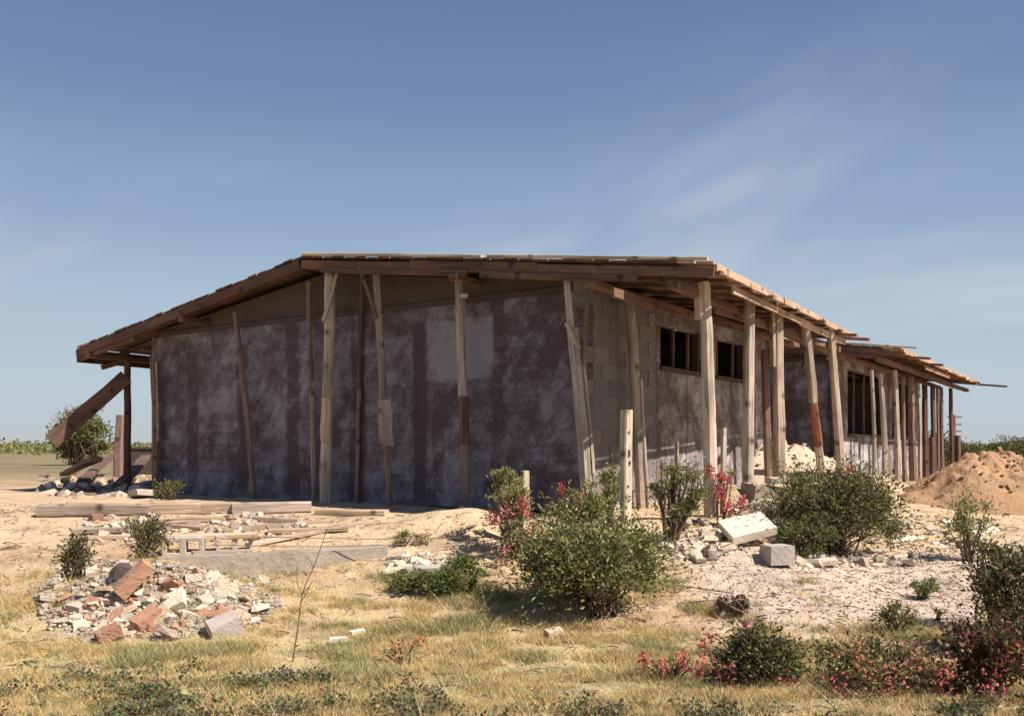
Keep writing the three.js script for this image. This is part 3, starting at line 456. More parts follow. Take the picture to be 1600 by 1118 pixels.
// ---------------------------------------------------------------- rubble
function quat() { return new THREE.Quaternion().setFromEuler(new THREE.Euler(R(-.5, .5), R(0, 6.28), R(-.5, .5))); }
function heap(label, n, spot, size, mats, pos, fine) {
  const g = thing('rubble_heap', label, 'rubble', pos);
  for (let i = 0; i < n; i++) { const [px, py] = spot(), p = gp(px, py), s = size(i); const m = part('rubble_piece', pick(chunks), pick(mats), g); m.position.copy(p).sub(pos); m.position.y += s * R(-.12, .2); m.quaternion.copy(quat()); m.scale.setScalar(s); }
  const small = []; for (let i = 0; i < fine; i++) { const [px, py] = spot(), p = gp(px, py).sub(pos), s = R(.015, .05); const q = pick(chunks).clone(); q.applyMatrix4(new THREE.Matrix4().compose(p.add(V(0, s * .2, 0)), quat(), V(s, s, s))); small.push(q); }
  const f = part('rubble_bits', merge(small), M.chunks[1], g); f.userData.kind = 'stuff'; return g;
}
const ell = (cx, cy, rx, ry) => () => { const a = rnd() * 6.283, r = Math.sqrt(rnd()); return [cx + rx * r * Math.cos(a), cy + ry * r * Math.sin(a)]; };
const poly = (fn) => fn;
heap('heap of broken plaster, brick and tile at lower left', 295, () => { const e = rnd() < .7 ? ell(250, 940, 122, 62)() : ell(360, 938, 78, 46)(); return e; }, i => i < 44 ? R(.13, .24) : R(.05, .13), [...M.chunks, M.chunks[0], M.chunks[0], M.chunks[3], M.white, M.brick[0], M.brick[1]], gp(265, 950), 3200);
heap('left shoulder of the rubble heap with tan and pinkish pieces', 250, () => ell(152, 940, 95, 66)(), i => i < 60 ? R(.11, .2) : R(.05, .12), [...M.chunks, M.chunks[3], M.chunks[0], M.brick[1]], gp(180, 950), 1500);
heap('strewn grey and white rubble right of the centre bush below the props', 130, () => rnd() < .6 ? ell(1110, 842, 75, 28)() : ell(1085, 862, 60, 16)(), i => i < 34 ? R(.14, .27) : R(.05, .13), [...M.chunks, M.chunks[0], M.white, M.chunks[3]], gp(1110, 850), 420);
heap('rubble bank along the gravel below the big right bush', 170, () => rnd() < .55 ? [R(1240, 1420), R(866, 886)] : ell(1430, 840, 90, 36)(), i => i < 40 ? R(.12, .22) : R(.05, .13), [...M.chunks, M.chunks[3], M.chunks[0], M.white], gp(1380, 865), 500);
heap('broken rubble at the foot of the eave props', 90, () => rnd() < .5 ? ell(1210, 782, 55, 16)() : ell(1180, 812, 50, 20)(), i => i < 12 ? R(.15, .28) : R(.06, .13), M.chunks, gp(1200, 790), 260);
heap('white plaster lumps at the right end of the kerb', 46, () => ell(650, 885, 48, 22)(), i => i < 12 ? R(.14, .24) : R(.06, .12), [M.white, M.white, M.chunks[0], M.chunks[1]], gp(650, 890), 160);
heap('scattered rubble and white scraps beyond the left prop', 130, () => [R(60, 232), R(742, 778)], i => R(.10, .36), [...M.chunks, M.chunks[4], M.dim, M.white, M.brick[2], M.dim], gp(170, 765), 60);
heap('stony debris along the foot of the beams at left', 170, () => [R(130, 480), R(806, 846)], i => R(.05, .17), [...M.chunks, M.chunks[0], M.chunks[4], M.brick[2]], gp(330, 825), 500);
heap('bits of pale stone lying on the sand behind the centre bush', 50, () => [R(700, 1010), R(815, 880)], i => R(.04, .10), [M.chunks[0], M.white, M.chunks[3]], gp(850, 850), 220);
function lump(label, px, py, s, geo, mat, rot, cat = 'stone', up = .3) { const p = gp(px, py); const m = single('loose_block', geo, mat, p, label, cat); m.position.y += up * s; m.scale.setScalar(s); m.rotation.set(...rot); return m; }
lump('big tilted white slab of plaster lying below the props at right', 1168, 846, .48, chunkGeo(true, 1.15, .20, .85), M.white, [.42, .25, .12], 'slab', .30);
{ const p = gp(1214, 880), g = thing('concrete_block', 'square grey concrete block at the edge of the gravel', 'concrete block', p); g.rotation.y = .22; part('block', chunkGeoBlock(.27, .20, .26).translate(0, .09, 0), M.greyBlock, g); }
{ const p = at(1196, 772, 11.3), g = thing('broken_footing', 'broken dark concrete footing under the third eave prop', 'footing', p); const q = chunkGeo(true, .52, .22, .36); part('footing', q, M.chunks[4], g).rotation.set(.1, .3, -.15); part('cap', chunkGeo(true, .3, .08, .3), M.chunks[0], g).position.set(.16, .17, .05); }
lump('long orange brick fragment standing tilted in the left heap', 208, 940, .36, chunkGeo(true, 1, .36, .42), M.brick[1], [.2, .5, .75], 'brick', .5);
lump('orange brick piece low in the left heap', 228, 982, .24, chunkGeo(true, 1, .5, .6), M.brick[0], [.3, 1.0, .2], 'brick');
lump('dark grey lump resting on top of the left heap', 190, 912, .28, chunkGeo(false, 1, .7, .8), M.concDark, [.2, .4, .3]);
lump('red brick half at the near left edge of the heap', 168, 1002, .2, chunkGeo(true, 1, .5, .6), M.brick[2], [.1, .7, .3], 'brick');
lump('white square plaster piece right of the splintered board', 272, 952, .2, chunkGeo(true, 1, .35, .9), M.white, [.7, .3, .3]);
lump('pale grey broken block at the right foot of the heap', 350, 992, .26, chunkGeo(true, 1, .7, .7), M.greyBlock, [.2, .6, .2], 'stone', .2);
lump('white stone at the far right of the left heap', 412, 956, .18, chunkGeo(false, 1, .6, .8), M.white, [.1, .3, .1]);
lump('flat white stone lying in the dry grass, left one of two', 528, 1006, .14, chunkGeo(true, 1.1, .3, .6), M.white, [.05, .2, .05], 'stone', .22);
lump('flat white stone lying in the dry grass, right one of two', 558, 993, .12, chunkGeo(true, 1.1, .35, .6), M.white, [.05, .5, .05], 'stone', .22);
lump('small tan stone in front of the bush shadow', 866, 996, .15, chunkGeo(true, 1, .5, .7), M.chunks[3], [.1, .4, .1], 'stone', .22);
lump('flat dark-sided concrete slab among the weeds at the kerb end', 668, 902, .36, chunkGeo(true, 1.2, .22, .5), M.greyBlock, [.1, .1, .02], 'slab', .2);
lump('white scrap at the right edge by the dirt mound', 1535, 850, .36, chunkGeo(true, 1, .25, .6), M.white, [.3, .4, .1], 'slab', .4);
lump('pale stone beside the gravel under the bush', 1290, 884, .2, chunkGeo(true, 1.2, .3, .7), M.chunks[0], [.1, .1, .1], 'stone', .2);
{ const a = gp(240, 965), b = at(284, 918, 8.1), c = a.clone(); single('splintered_board', timber(V(0, .02, 0), b.sub(a), .06, .03), M.plank[0], c, 'splintered board sticking up out of the left heap', 'board'); }

[[128, 762, 178, 741, 'dark plank lying in the debris beyond the left prop'], [100, 748, 150, 771, 'dark plank crossing the debris at the far left edge'], [186, 768, 228, 752, 'thin dark plank propped in the debris next to the wall corner']].forEach(([a, b, c, d, l]) => { const p = gp(a, b), q = gp(c, d); p.y += .08; q.y += .55; lying('debris_plank', l, p, q, .22, .08, M.dark, 'dark planks in the debris behind the left prop', 'plank'); });
// piles of sand and earth
function pile(name, label, p, rx, rz, h, col, rough, ax = 0) {
  const nr = 60, na = 150, pos = [0, h, 0], uv = [0, 0], idx = [];
  for (let i = 1; i <= nr; i++) for (let k = 0; k < na; k++) { const a = k / na * Math.PI * 2, r = i / nr, X = Math.cos(a) * r * rx * (1 + .12 * n3(Math.cos(a) * 2, Math.sin(a) * 2, h)), Z = Math.sin(a) * r * rz * (1 + .12 * n3(Math.cos(a) * 2, Math.sin(a) * 2, h)); const y = h * Math.pow(1 - r, 1.0) + h * .14 * Math.sin(r * Math.PI) - h * .10 * Math.exp(-r * r * 60) + h * .22 * n3((p.x + X) * .9, (p.z + Z) * .9, 5) * Math.sin(r * Math.PI) + rough * (1.3 * fbm((p.x + X) * 2.6, (p.z + Z) * 2.6, 3, 5) + .5 * Math.abs(n3((p.x + X) * 5, (p.z + Z) * 5, 8))) * (1.1 - r) - .10 * r * r; pos.push(X, y, Z); uv.push(X, Z); }
  for (let k = 0; k < na; k++) idx.push(0, 1 + (k + 1) % na, 1 + k);
  for (let i = 0; i < nr - 1; i++) for (let k = 0; k < na; k++) { const a = 1 + i * na + k, b = 1 + i * na + (k + 1) % na; idx.push(a, b, a + na, b, b + na, a + na); }
  const g = new THREE.BufferGeometry(); g.setAttribute('position', new THREE.Float32BufferAttribute(pos, 3)); g.setAttribute('uv', new THREE.Float32BufferAttribute(uv, 2)); g.setIndex(idx); g.computeVertexNormals();
  const m = concMat(...col, .014); m.map = m.map.clone(); m.map.repeat.set(.7, .7); m.bumpMap = m.bumpMap.clone(); m.bumpMap.repeat.set(1.1, 1.1);
  const t = thing(name, label, 'mound', p); part('slope', g, m, t); const cl = []; for (let i = 0; i < 420; i++) { const q = Math.floor(R(nr * na * .12, nr * na)) + 1, sc = Math.pow(rnd(), 3) * .09 + .015, e = pick(chunks).clone(); e.applyMatrix4(new THREE.Matrix4().compose(V(pos[q * 3], pos[q * 3 + 1] + sc * .2, pos[q * 3 + 2]), quat(), V(sc, sc, sc))); cl.push(e); } part('clods', merge(cl), m, t).userData.kind = 'stuff'; return t;
}
{ const p = gx(1228, 16.2); p.y -= .02; pile('sand_pile', 'pale sand pile between the two houses', p, 1.8, 1.5, 1.6 + 14 / F * 16.2 - p.y, [.64, .52, .39], .1); }
{ const p = gx(1568, 14.2); p.y -= .05; pile('dirt_mound', 'orange brown earth mound at the right edge', p, 1.95, 1.5, 1.6 - 8 / F * 14.2 - p.y, [.44, .265, .145], .24); }
{ const d = 15.5, p = gx(1515, d); p.y -= .1; pile('dirt_mound', 'lower shoulder of earth in front of the far fence line', p, 1.6, 1.2, .45, [.43, .265, .15], .16); }

// ---------------------------------------------------------------- plants
const leafMat = new THREE.MeshPhysicalMaterial({ vertexColors: true, roughness: .95, specularIntensity: .25, transmission: .28, thickness: 0, ior: 1.3 });
const flowerMat = new THREE.MeshPhysicalMaterial({ vertexColors: true, roughness: .8, transmission: .25, thickness: 0, ior: 1.3 });
const barkMat = concMat(.20, .13, .09, .008), twigMat = concMat(.26, .18, .12, .006);
function leafMesh(list) { // list of [pos, dir, length, width, colour]
  const pos = [], col = [], nrm = []; const up = V(0, 1, 0), s = V(0, 0, 0), n = V(0, 0, 0);
  for (const [p, d, l, w, c] of list) {
    s.set(R(-1, 1), R(-.35, .35), R(-1, 1)).addScaledVector(d, -s.dot(d)).cross(d).normalize(); if (!isFinite(s.x)) s.set(1, 0, 0); n.copy(s).cross(d).normalize(); if (n.y < 0) { n.negate(); }
    const a = p, t = p.clone().addScaledVector(d, l).addScaledVector(n, -l * .12), m1 = p.clone().addScaledVector(d, l * .45).addScaledVector(s, w / 2).addScaledVector(n, l * .06), m2 = p.clone().addScaledVector(d, l * .45).addScaledVector(s, -w / 2).addScaledVector(n, l * .06);
    for (const q of [a, m1, t, a, t, m2]) { pos.push(q.x, q.y, q.z); col.push(c[0], c[1], c[2]); }
  }
  const g = new THREE.BufferGeometry(); g.setAttribute('position', new THREE.Float32BufferAttribute(pos, 3)); g.setAttribute('color', new THREE.Float32BufferAttribute(col, 3)); g.computeVertexNormals(); return g;
}
const vary = (c, a = .3) => { const k = 1 + R(-a, a), y = R(-.12, .12); return [c[0] * k * (1 + y), c[1] * k, c[2] * k * (1 - y)]; };
const OL = [.215, .217, .09], OLL = [.325, .325, .142], OLD = [.127, .118, .058], GRN = [.15, .19, .064], DKR = [.095, .055, .04], RED = [.52, .115, .125], PINK = [.62, .22, .23], DRY = [.42, .30, .15];
// bush: clumps of leaves on branching stems. o: rx, ry, rz radii, h0 height of crown centre, n leaves, l leaf length
function bush(name, label, cat, p, o) {
  const g = thing(name, label, cat, p, o.group); const stems = [], leaves = [], fl = [];
  const nc = o.clumps || 18, cl = [];
  for (let i = 0; i < nc; i++) { const v = V(gauss(), gauss() * .9 + .15, gauss()).normalize().multiplyScalar(Math.pow(R(.15, 1), .5)); if (o.flatBottom && v.y < -.35) v.y *= .5; const lump = .72 + .55 * Math.abs(n3(v.x * 2.1 + p.x, v.y * 2.1, v.z * 2.1 + p.z)) + R(0, .16); v.multiplyScalar(lump); const c = V(v.x * o.rx * .82 + (o.leanx || 0) * (v.y + 1) * .5, o.h0 + v.y * o.ry * .82, v.z * o.rz * .82); cl.push([c, R(.13, .42) * (o.cs || 1)]);
    const b = V(R(-.05, .05) * (o.spread || 1), -.03, R(-.05, .05) * (o.spread || 1)), m = b.clone().lerp(c, .5).add(V(R(-.08, .08), R(0, .06), R(-.08, .08)).multiplyScalar(o.rx)); stems.push(limb([b, m, c], o.stem || .012, (o.stem || .012) * .3, 5, 5)); }
  if (o.rx > .22) for (let i = 0; i < 16; i++) { const c = pick(cl)[0], e = V(c.x * R(1.1, 1.5) + R(-.05, .05), o.h0 + (c.y - o.h0) * 1.2 + R(.02, .3) * o.ry, c.z * R(1.1, 1.4)); stems.push(limb([c.clone().multiplyScalar(.5), c.clone(), e], .005, .0015, 5, 4)); }
  const scale = (o.rx + o.ry + o.rz) / 3, spr = []; for (let i = 0; i < 46; i++) spr.push(V(gauss(), gauss() * .7 + .25, gauss()).normalize());
  for (let i = 0; i < o.n; i++) {
    const [c, r] = cl[Math.floor(Math.pow(rnd(), 1.15) * nc)], v = V(gauss(), gauss() * .75, gauss()).multiplyScalar(r * scale * 1.05), q = c.clone().add(v);
    if (o.trail && rnd() < o.trail) { const t = rnd(), sd = spr[Math.floor(rnd() * spr.length)]; q.copy(c).addScaledVector(sd, (.15 + t) * scale * (.4 + .45 * Math.abs(sd.x * 7.3 % 1))).add(V(gauss(), gauss(), gauss()).multiplyScalar(.045 * scale)); q.y -= t * t * .06 * scale; if (rnd() < .02) stems.push(limb([c.clone(), c.clone().addScaledVector(sd, scale * .3), c.clone().addScaledVector(sd, scale * .6)], .004, .0015, 3, 4)); }
    if (q.y < .01) continue;
    const out = V(q.x - c.x * .6, q.y - o.h0 * .6, q.z - c.z * .6).normalize(), d = out.multiplyScalar(.8).add(V(gauss(), gauss() * .7 + .1, gauss())).normalize();
    let base = o.cols[Math.floor(rnd() * o.cols.length)];
    leaves.push([q, d, o.l * Math.pow(R(.5, 1.22), 1.7), o.l * R(.28, .55), vary(base, .38)]);
  }
  if (o.flowers) for (const [fx, fy, fz, fr, fn, fc] of o.flowers) { const c = V(fx, fy, fz); if (o.sprays !== false) { const b = V(0, 0, 0).lerp(c, .35); stems.push(limb([b, b.clone().lerp(c, .6).add(V(0, .05, 0)), c], .007, .003, 4, 4)); }
    const own = []; for (let i = 0; i < fn; i++) { const q = c.clone().add(V(gauss() * fr * .8, gauss() * fr, gauss() * fr * .8)); own.push([q, V(gauss(), gauss() + .3, gauss()).normalize(), R(.02, .038), R(.016, .03), vary(fc || RED, .35)]); } fl.push(own); }
  part('stems', merge(stems), o.bark || barkMat, g); part('foliage', leafMesh(leaves), leafMat, g); for (const c of fl) part('blossoms', leafMesh(c), flowerMat, g).userData.kind = 'stuff'; return g;
}
bush('flowering_shrub', 'large rounded green shrub in the centre foreground casting a dark shadow', 'shrub', gp(938, 958), { rx: 1.02, ry: .40, rz: .66, h0: .40, n: 17500, l: .050, clumps: 60, cs: .7, cols: [OL, OL, OLL, OLD, GRN, OL, OLL], stem: .013, spread: 3, flatBottom: true, trail: .36 });
bush('flowering_shrub', 'loose shrub with red flowers around the pale stake', 'shrub', gx(803, 9.75), { rx: .24, ry: .42, rz: .24, h0: .50, n: 1900, l: .042, clumps: 16, cols: [OLL, OL, OL, DRY], flowers: [[-.2, .42, .1, .09, 110], [-.08, .48, .15, .09, 90, PINK], [.10, .58, .16, .07, 90], [.14, .46, .1, .05, 60], [.1, .22, .2, .09, 110], [-.1, .10, .22, .12, 120, PINK], [.2, .30, .1, .08, 70]], leanx: -.05 });
bush('leafy_sprig', 'light green feathery sprig above the red flowers, left of the stake', 'plant', gx(790, 9.95), { rx: .20, ry: .13, rz: .18, h0: .76, n: 800, l: .045, clumps: 10, cs: .9, cols: [OLL, [.28, .27, .12], OL] });
bush('shrub', 'umbrella shaped small shrub behind the centre shrub with bare stem', 'shrub', gx(905, 9.7), { rx: .44, ry: .17, rz: .3, h0: .52, n: 2800, l: .048, clumps: 22, cols: [OL, GRN, OLL, [.18, .12, .06]], stem: .014, flowers: [[-.18, .72, 0, .05, 50], [-.02, .62, .2, .09, 30, PINK]], trail: .2 });
bush('shrub', 'thin olive shrub left of the pale square stake', 'shrub', gx(950, 10.2), { rx: .26, ry: .22, rz: .22, h0: .55, n: 1200, l: .045, clumps: 14, cols: [OL, OLL, OL], trail: .2 });
bush('small_tree', 'small grey green tree with dark leaning stem before the side wall', 'shrub', gx(1046, 9.95), { rx: .40, ry: .35, rz: .34, h0: .58, n: 3600, l: .042, clumps: 24, cs: .8, cols: [OL, OLD, OLL, OL], stem: .022, leanx: .14, trail: .1 });
bush('red_flower_spray', 'spray of red blossoms beside the corner eave prop', 'flowers', gx(1128, 10.55), { rx: .16, ry: .22, rz: .14, h0: .46, n: 260, l: .04, clumps: 7, cols: [OL, DRY], flowers: [[-.14, .62, .05, .07, 90], [-.02, .56, .06, .06, 80], [.06, .52, .05, .05, 50], [-.04, .38, .1, .08, 120], [.05, .22, .1, .08, 110], [.2, .26, .1, .07, 90, RED]], leanx: .05 });
bush('shrub', 'big dark shrub at right in front of the farther props', 'shrub', gp(1300, 862), { rx: .90, ry: .52, rz: .60, h0: .46, n: 14500, l: .050, clumps: 54, cs: .7, cols: [OLD, OL, OL, OLD, DKR, GRN, OL], stem: .012, spread: 4, trail: .42, flowers: [[.17, .92, .1, .07, 70, [.55, .14, .09]], [-.42, .4, .4, .04, 30, [.62, .50, .06]]] });
bush('shrub', 'lower leafy skirt of shrub at the left of the big dark one', 'shrub', gp(1262, 868), { rx: .40, ry: .26, rz: .3, h0: .22, n: 2800, l: .05, clumps: 18, cols: [OLD, OL, GRN], trail: .2 });
bush('shrub', 'dusty shrub behind the rubble heap at left', 'shrub', gx(224, 9.35), { rx: .24, ry: .24, rz: .22, h0: .24, n: 1900, l: .042, clumps: 20, cols: [[.15, .12, .075], OLD, OL], trail: .2 });
bush('shrub', 'shrub at the left edge beside the heap, tallest there', 'shrub', gx(122, 8.7), { rx: .16, ry: .28, rz: .2, h0: .26, n: 1200, l: .045, clumps: 22, cols: [OL, OLD, DKR], trail: .25 });
bush('weed', 'small dark weed growing at the foot of the gable wall', 'plant', gx(268, 13.6), { rx: .3, ry: .16, rz: .2, h0: .14, n: 700, l: .05, clumps: 10, cols: [OLD, OL] });
bush('weed', 'pale green weed on the sand above the kerb end', 'plant', gp(634, 852), { rx: .17, ry: .09, rz: .12, h0: .08, n: 500, l: .035, clumps: 9, cols: [OLL, OL], bark: twigMat });
bush('weed', 'dry brown weed right of the pale green one on the sand', 'plant', gp(662, 850), { rx: .09, ry: .07, rz: .1, h0: .06, n: 160, l: .03, clumps: 6, cols: [DRY, [.3, .16, .1]], bark: twigMat });
bush('weed', 'bright green weeds growing round the white lumps at the kerb end', 'plant', gp(690, 925), { rx: .52, ry: .10, rz: .34, h0: .09, n: 4200, l: .042, clumps: 34, cs: .8, cols: [GRN, [.12, .14, .04], OL], bark: twigMat });
bush('weed', 'green weed climbing right of the white lumps', 'plant', gp(724, 905), { rx: .2, ry: .12, rz: .2, h0: .12, n: 1200, l: .042, clumps: 12, cols: [GRN, [.13, .15, .045]], bark: twigMat });
bush('weed', 'round green weed alone on the gravel', 'plant', gp(1441, 936), { rx: .14, ry: .11, rz: .12, h0: .11, n: 700, l: .04, clumps: 12, cols: [GRN, OLL, OL] });
bush('weed', 'tiny round weed on the gravel near the right edge', 'plant', gp(1466, 969), { rx: .055, ry: .05, rz: .05, h0: .05, n: 130, l: .03, clumps: 6, cols: [OLL, OL] });
bush('weed', 'loose grey green weed on the near gravel', 'plant', gp(1398, 990), { rx: .22, ry: .14, rz: .16, h0: .13, n: 420, l: .045, clumps: 12, cols: [OL, OLD], trail: .3 });
bush('shrub', 'upright leafy shrub at the right edge over the gravel', 'shrub', gx(1552, 7.8), { rx: .18, ry: .36, rz: .2, h0: .46, n: 1200, l: .05, clumps: 22, cols: [OLD, OL, DKR], trail: .2, stem: .016 });
bush('shrub', 'thin green stalks at right between gravel and earth mound', 'shrub', gx(1515, 10.4), { rx: .34, ry: .4, rz: .24, h0: .42, n: 1300, l: .05, clumps: 16, cols: [OL, OLL], trail: .35 });
bush('flowering_shrub', 'dark green shrub with red blossoms at bottom right of centre', 'shrub', gx(1180, 6.4), { rx: .36, ry: .22, rz: .30, h0: .16, n: 4200, l: .045, clumps: 26, cols: [OLD, OL, GRN, DKR], trail: .15, flowers: [[-.36, .24, .1, .07, 40], [-.26, .10, .2, .10, 55], [-.06, .36, .0, .05, 26, PINK], [-.32, .32, .0, .045, 26, PINK], [.14, .08, .2, .08, 36]] });
bush('flowering_shrub', 'low bank of red flowering plants along the bottom right', 'shrub', gx(1370, 6.25), { rx: .56, ry: .17, rz: .4, h0: .12, n: 3600, l: .042, clumps: 28, cols: [OL, OLD, OLL, DRY, DKR], trail: .2, flowers: [[-.2, .2, .2, .14, 80, [.5, .17, .11]], [-.05, .1, .3, .14, 70], [.2, .22, .1, .12, 60, [.45, .14, .1]], [.35, .15, .2, .12, 50, PINK], [-.35, .06, .3, .1, 40]] });
bush('flowering_shrub', 'dark red flowering shrub in the bottom right corner', 'shrub', gx(1540, 6.15), { rx: .30, ry: .32, rz: .3, h0: .24, n: 3600, l: .048, clumps: 32, cols: [OLD, DKR, DKR, OL, [.16, .05, .035]], trail: .2, stem: .014, flowers: [[-.36, .12, .2, .10, 60, [.42, .10, .08]], [-.1, .1, .3, .13, 70], [.1, .3, .2, .11, 40, [.42, .10, .08]], [-.2, .35, .1, .09, 30, PINK]] });
bush('shrub', 'dark shrub filling the extreme right edge', 'shrub', gx(1600, 7.0), { rx: .34, ry: .5, rz: .34, h0: .46, n: 3600, l: .05, clumps: 24, cols: [OLD, DKR, OL], trail: .2 });
bush('flower_stalks', 'sparse red flower stalks in the dry grass bottom centre', 'flowers', gx(1050, 6.5), { rx: .3, ry: .08, rz: .2, h0: .08, n: 300, l: .03, clumps: 12, cols: [DRY, OLL], flowers: [[-.2, .12, 0, .05, 50, [.55, .16, .12]], [-.08, .1, .1, .06, 50, [.5, .16, .1]], [.06, .14, .1, .06, 60], [.16, .08, .15, .05, 40]] });
bush('flower_stalks', 'faint reddish flower stalks in the grass left of centre', 'flowers', gx(632, 6.9), { rx: .22, ry: .07, rz: .16, h0: .06, n: 140, l: .03, clumps: 9, cols: [DRY, OLL], flowers: [[-.05, .09, 0, .06, 40, [.52, .2, .12]], [.1, .15, 0, .05, 30, [.52, .2, .12]]] });
// far plants
bush('far_tree', 'rounded tree far behind at the left edge', 'tree', gx(132, 42), { spread: 12, rx: 1.7, ry: 1.35, rz: 1.5, h0: 1.35, n: 6000, l: .17, clumps: 40, cs: .8, cols: [OLD, OL, OL], stem: .07 });
{ const d = 27, p = gx(214, d), g = thing('low_wall', 'dark low wall far behind the gap left of the gable wall', 'low wall', p), H = 1.6 + 2 / F * d - p.y; part('wall', bx(1.0, H - .06, .2, 0, (H - .06) / 2, 0), M.concDark, g); part('coping', bx(1.06, .06, .26, 0, H - .03, 0), M.concDark, g); }
bush('far_bush', 'dark bush behind the props against the sky', 'shrub', gx(1452, 31), { rx: 1.0, ry: .65, rz: .8, h0: .6, n: 3500, l: .12, clumps: 26, cols: [OLD, DKR, OL] });
bush('far_bush', 'olive bush right of the last props', 'shrub', gx(1488, 36), { rx: 1.3, ry: .6, rz: .9, h0: .55, n: 3500, l: .13, clumps: 26, cols: [OLD, OL, DKR] });
bush('far_bush', 'low far bush sloping down behind the earth mound', 'shrub', gx(1525, 46), { rx: 1.5, ry: .5, rz: 1, h0: .45, n: 3000, l: .15, clumps: 24, cols: [OL, OLD] });
bush('far_bush', 'far bush at the right frame edge above the mound', 'shrub', gx(1585, 50), { rx: 1.6, ry: .8, rz: 1, h0: .6, n: 3000, l: .16, clumps: 24, cols: [OL, OLD] });
{ // low wood on the horizon, one mass
  const list = []; for (let i = 0; i < 60000; i++) { const a = R(-1.2, 1.2), dd = R(110, 260), x = Math.sin(a) * dd, d = Math.cos(a) * dd, hh = (.6 + 1.6 * clamp(.5 + fbm(a * 14, dd * .02, 3, 3))) * (rnd()); list.push([V(x, ground(x, d) + hh, -d), V(gauss(), gauss(), gauss()).normalize(), R(.28, .6), R(.2, .42), vary(OL, .4)]); }
  const m = shadows(new THREE.Mesh(leafMesh(list), leafMat)); m.name = 'distant_scrub'; scene.add(tag(m, 'low scrub along the horizon', 'scrub', null, 'stuff'));
}
{ // tall dead stalk in the grass
  const f = gp(457, 1034), g = thing('dead_stalk', 'tall thin dead stalk standing in the dry grass at left', 'plant', f), d = -f.z, T = (px, py) => at(px, py, d).sub(f);
  part('stem', limb([T(457, 1036), T(466, 975), T(473, 925), T(492, 880), T(511, 826)], .006, .0025, 14, 5), twigMat, g);
  for (const [a, b] of [[[472, 928], [490, 905]], [[472, 932], [462, 905]], [[470, 940], [484, 915]], [[489, 886], [478, 868]], [[508, 834], [520, 826]], [[508, 836], [500, 826]]]) part('twig', limb([T(...a), T((a[0] + b[0]) / 2 + 1, (a[1] + b[1]) / 2), T(...b)], .0035, .0015, 4, 4), twigMat, g);
}
{ // tangle of dry roots and two rods on the gravel
  const f = gp(1143, 962), g = thing('root_tangle', 'small brown tangle of dry roots lying on the gravel', 'roots', f);
  for (let i = 0; i < 26; i++) { const a = R(0, 6.28), r = R(.06, .16), pts = []; for (let k = 0; k < 5; k++) { const t = a + k * R(.4, .8); pts.push(V(Math.cos(t) * r * 1.05, .03 + Math.abs(Math.sin(k * .9 + i)) * R(.04, .15), Math.sin(t) * r * .8)); } part('root', limb(pts, R(.008, .016), .005, 10, 5), pick([barkMat, twigMat, M.dim]), g); }
  const rod = (x0, y0, x1, y1, label) => { const a = gp(x0, y0), b = gp(x1, y1); a.y += .015; b.y += .03; single('thin_rod', limb([V(0, 0, 0), b.clone().sub(a).multiplyScalar(.5), b.clone().sub(a)], .007, .006, 8, 5), M.dim, a, label, 'rod', 'thin rods reaching the root tangle'); };
  rod(1052, 916, 1146, 932, 'longer upper thin rod leading from the shrub to the root tangle'); rod(1058, 945, 1116, 943, 'shorter lower thin rod leading to the root tangle');
}
// ---------------------------------------------------------------- ground cover: dry grass, green grass, pebbles
function blades(n, h, w, spread) { const pos = [], nn = []; for (let i = 0; i < n; i++) { const a = rnd() * 6.28, r = rnd() * spread, x = Math.cos(a) * r, z = Math.sin(a) * r, b = rnd() * 6.28, hh = h * R(.5, 1.1), lx = gauss() * h * 1.1, lz = gauss() * h * 1.1, wx = Math.cos(b) * w / 2, wz = Math.sin(b) * w / 2; pos.push(x - wx, -.01, z - wz, x + wx, -.01, z + wz, x + lx, hh, z + lz); } const g = new THREE.BufferGeometry(); g.setAttribute('position', new THREE.Float32BufferAttribute(pos, 3)); g.computeVertexNormals(); return g; }
const grassMat = new THREE.MeshStandardMaterial({ color: 0xffffff, roughness: .9 });
function scatter(name, label, cat, geo, mat, n, place, col, sc) {
  const im = new THREE.InstancedMesh(geo, mat, n), m4 = new THREE.Matrix4(), c = new THREE.Color(); let k = 0, guard = 0;
  while (k < n && guard++ < n * 30) { const q = place(); if (!q) continue; const [x, d] = q, s = sc(); m4.compose(V(x, ground(x, d), -d), new THREE.Quaternion().setFromEuler(new THREE.Euler(R(-.15, .15), R(0, 6.28), R(-.15, .15))), V(s, s * R(.7, 1.2), s)); im.setMatrixAt(k, m4); const v = col(x, d); c.setRGB(v[0], v[1], v[2]); im.setColorAt(k, c); k++; }
  im.count = k; im.name = numbered(name); im.userData = { label, category: cat, kind: 'stuff' }; shadows(im); scene.add(im); return im;
}
const tuft = blades(18, .062, .0055, .075);
const isGravel = (x, d) => sst(1.3, 2.1, x + fbm(x * 2.6, d * 3.2, 6, 4) * .6 + (d - 9) * .12) * sst(7.2, 8.3, d) * (1 - sst(9.5, 9.9, d - .35 * (x - 1.5)));
scatter('dry_grass', 'short straw coloured dry grass over the foreground', 'grass', tuft, grassMat, 26000, () => { const d = Math.sqrt(R(4.6 ** 2, 9.6 ** 2)), x = R(-.62, .62) * d; const cov = sst(-.12, .22, fbm(x * 1.6, d * 2, 31, 3) + .12 * (8 - d) * .5); if (rnd() > cov * (1 - .93 * isGravel(x, d)) * (1 - .9 * sst(.12, .4, g2(x, d, -3.0, 8.1, .85, .62)))) return null; if (d > 8.6 && rnd() < .6) return null; return [x, d]; }, (x, d) => vary(rnd() < .25 ? [.30, .26, .10] : [.56, .42, .20], .25), () => R(.45, 1.05));
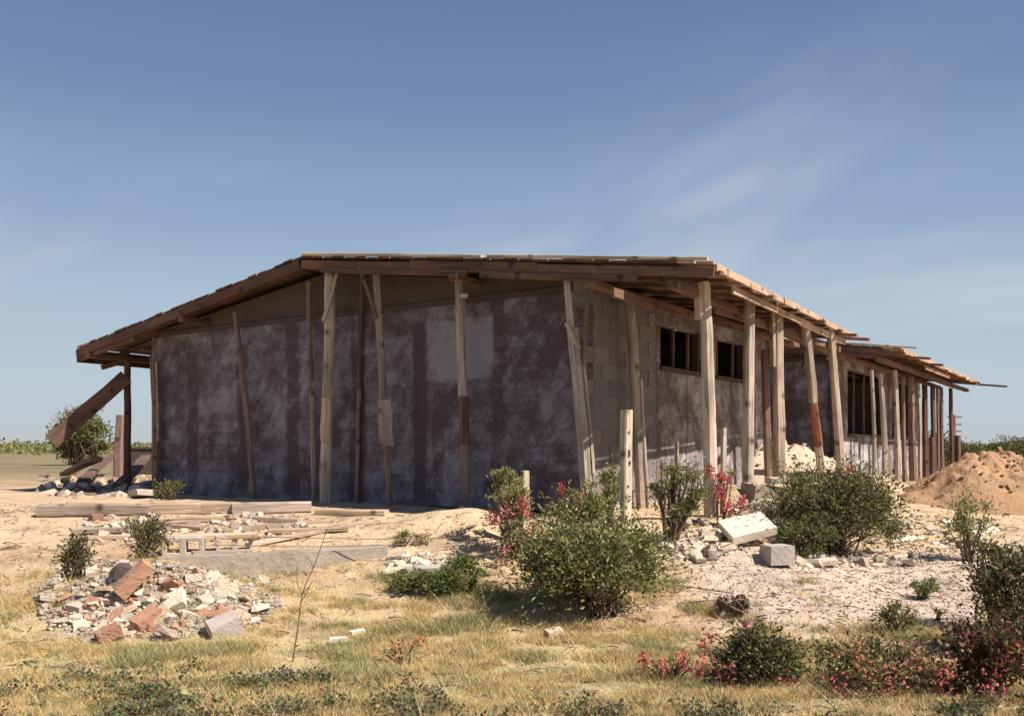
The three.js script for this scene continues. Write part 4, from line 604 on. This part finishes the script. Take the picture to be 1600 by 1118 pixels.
const cushion = leafMesh([...Array(34)].map(() => { const a = rnd() * 6.28, q = Math.sqrt(rnd()) * .10; return [V(Math.cos(a) * q, R(.0, .075), Math.sin(a) * q), V(gauss(), gauss() * .6 + .4, gauss()).normalize(), R(.022, .045), R(.012, .024), [1, 1, 1].map(v => v * R(.6, 1.3))]; }));
scatter('low_weeds', 'low dark green leafy weeds along the bottom left', 'weeds', cushion, leafMat, 1500, () => { const d = R(4.6, 7.0), x = R(-3.6, 4.2); const edge = 6.55 + .5 * fbm(x * 1.5, 3, 1, 3) - .85 * sst(-1.0, -.1, x); if (d > edge + gauss() * .25 || rnd() > sst(-.02, .3, fbm(x * 2.2, d * 2.6, 14, 4)) + .03) return null; return [x, d]; }, () => vary(rnd() < .04 ? [.30, .15, .09] : rnd() < .3 ? [.30, .27, .13] : [.18, .175, .075], .4), () => R(.35, 1.1));
scatter('green_grass', 'green grass tufts mixed into the dry grass', 'grass', blades(14, .08, .007, .07), grassMat, 3800, () => { const d = R(6.2, 9.4), x = R(-3, 3.4); if (rnd() > sst(.05, .35, fbm(x * 1.3, d * 1.6, 22, 3)) * (1 - .6 * isGravel(x, d))) return null; return [x, d]; }, () => vary([.30, .27, .11], .3), () => R(.5, 1.1));
scatter('pebbles', 'small stones strewn over sand and gravel', 'pebbles', chunks[9].clone().translate(0, .15, 0), M.chunks[1], 15000, () => { const d = Math.sqrt(R(4.8 ** 2, 13 ** 2)), x = R(-.6, .6) * d; if (rnd() > .18 + .8 * isGravel(x, d)) return null; return [x, d]; }, () => { const k = R(.55, 1.35); return [k, k * R(.92, 1), k * R(.84, 1)]; }, () => Math.pow(rnd(), 3) * .035 + .008);

scatter('tall_straw', 'loose taller straw stalks standing among the grass', 'grass', blades(5, .24, .004, .05), grassMat, 700, () => { const d = Math.sqrt(R(4.8 ** 2, 9.4 ** 2)), x = R(-.6, .6) * d; if (rnd() < .95 * isGravel(x, d) || rnd() > sst(-.1, .3, fbm(x * 1.2, d * 1.2, 41, 3))) return null; return [x, d]; }, () => vary([.52, .40, .21], .3), () => R(.4, 1.1));
scatter('twig_litter', 'broken twigs and straws lying on the ground', 'litter', limb([V(-.5, .04, 0), V(0, .1, .06), V(.5, .03, -.03)], .03, .015, 4, 4), twigMat, 2600, () => { const d = Math.sqrt(R(4.8 ** 2, 12 ** 2)), x = R(-.6, .6) * d; return [x, d]; }, () => { const k = R(.5, 1.9); return [k, k * .9, k * .75]; }, () => R(.04, .20));
renderer.render(scene, camera);
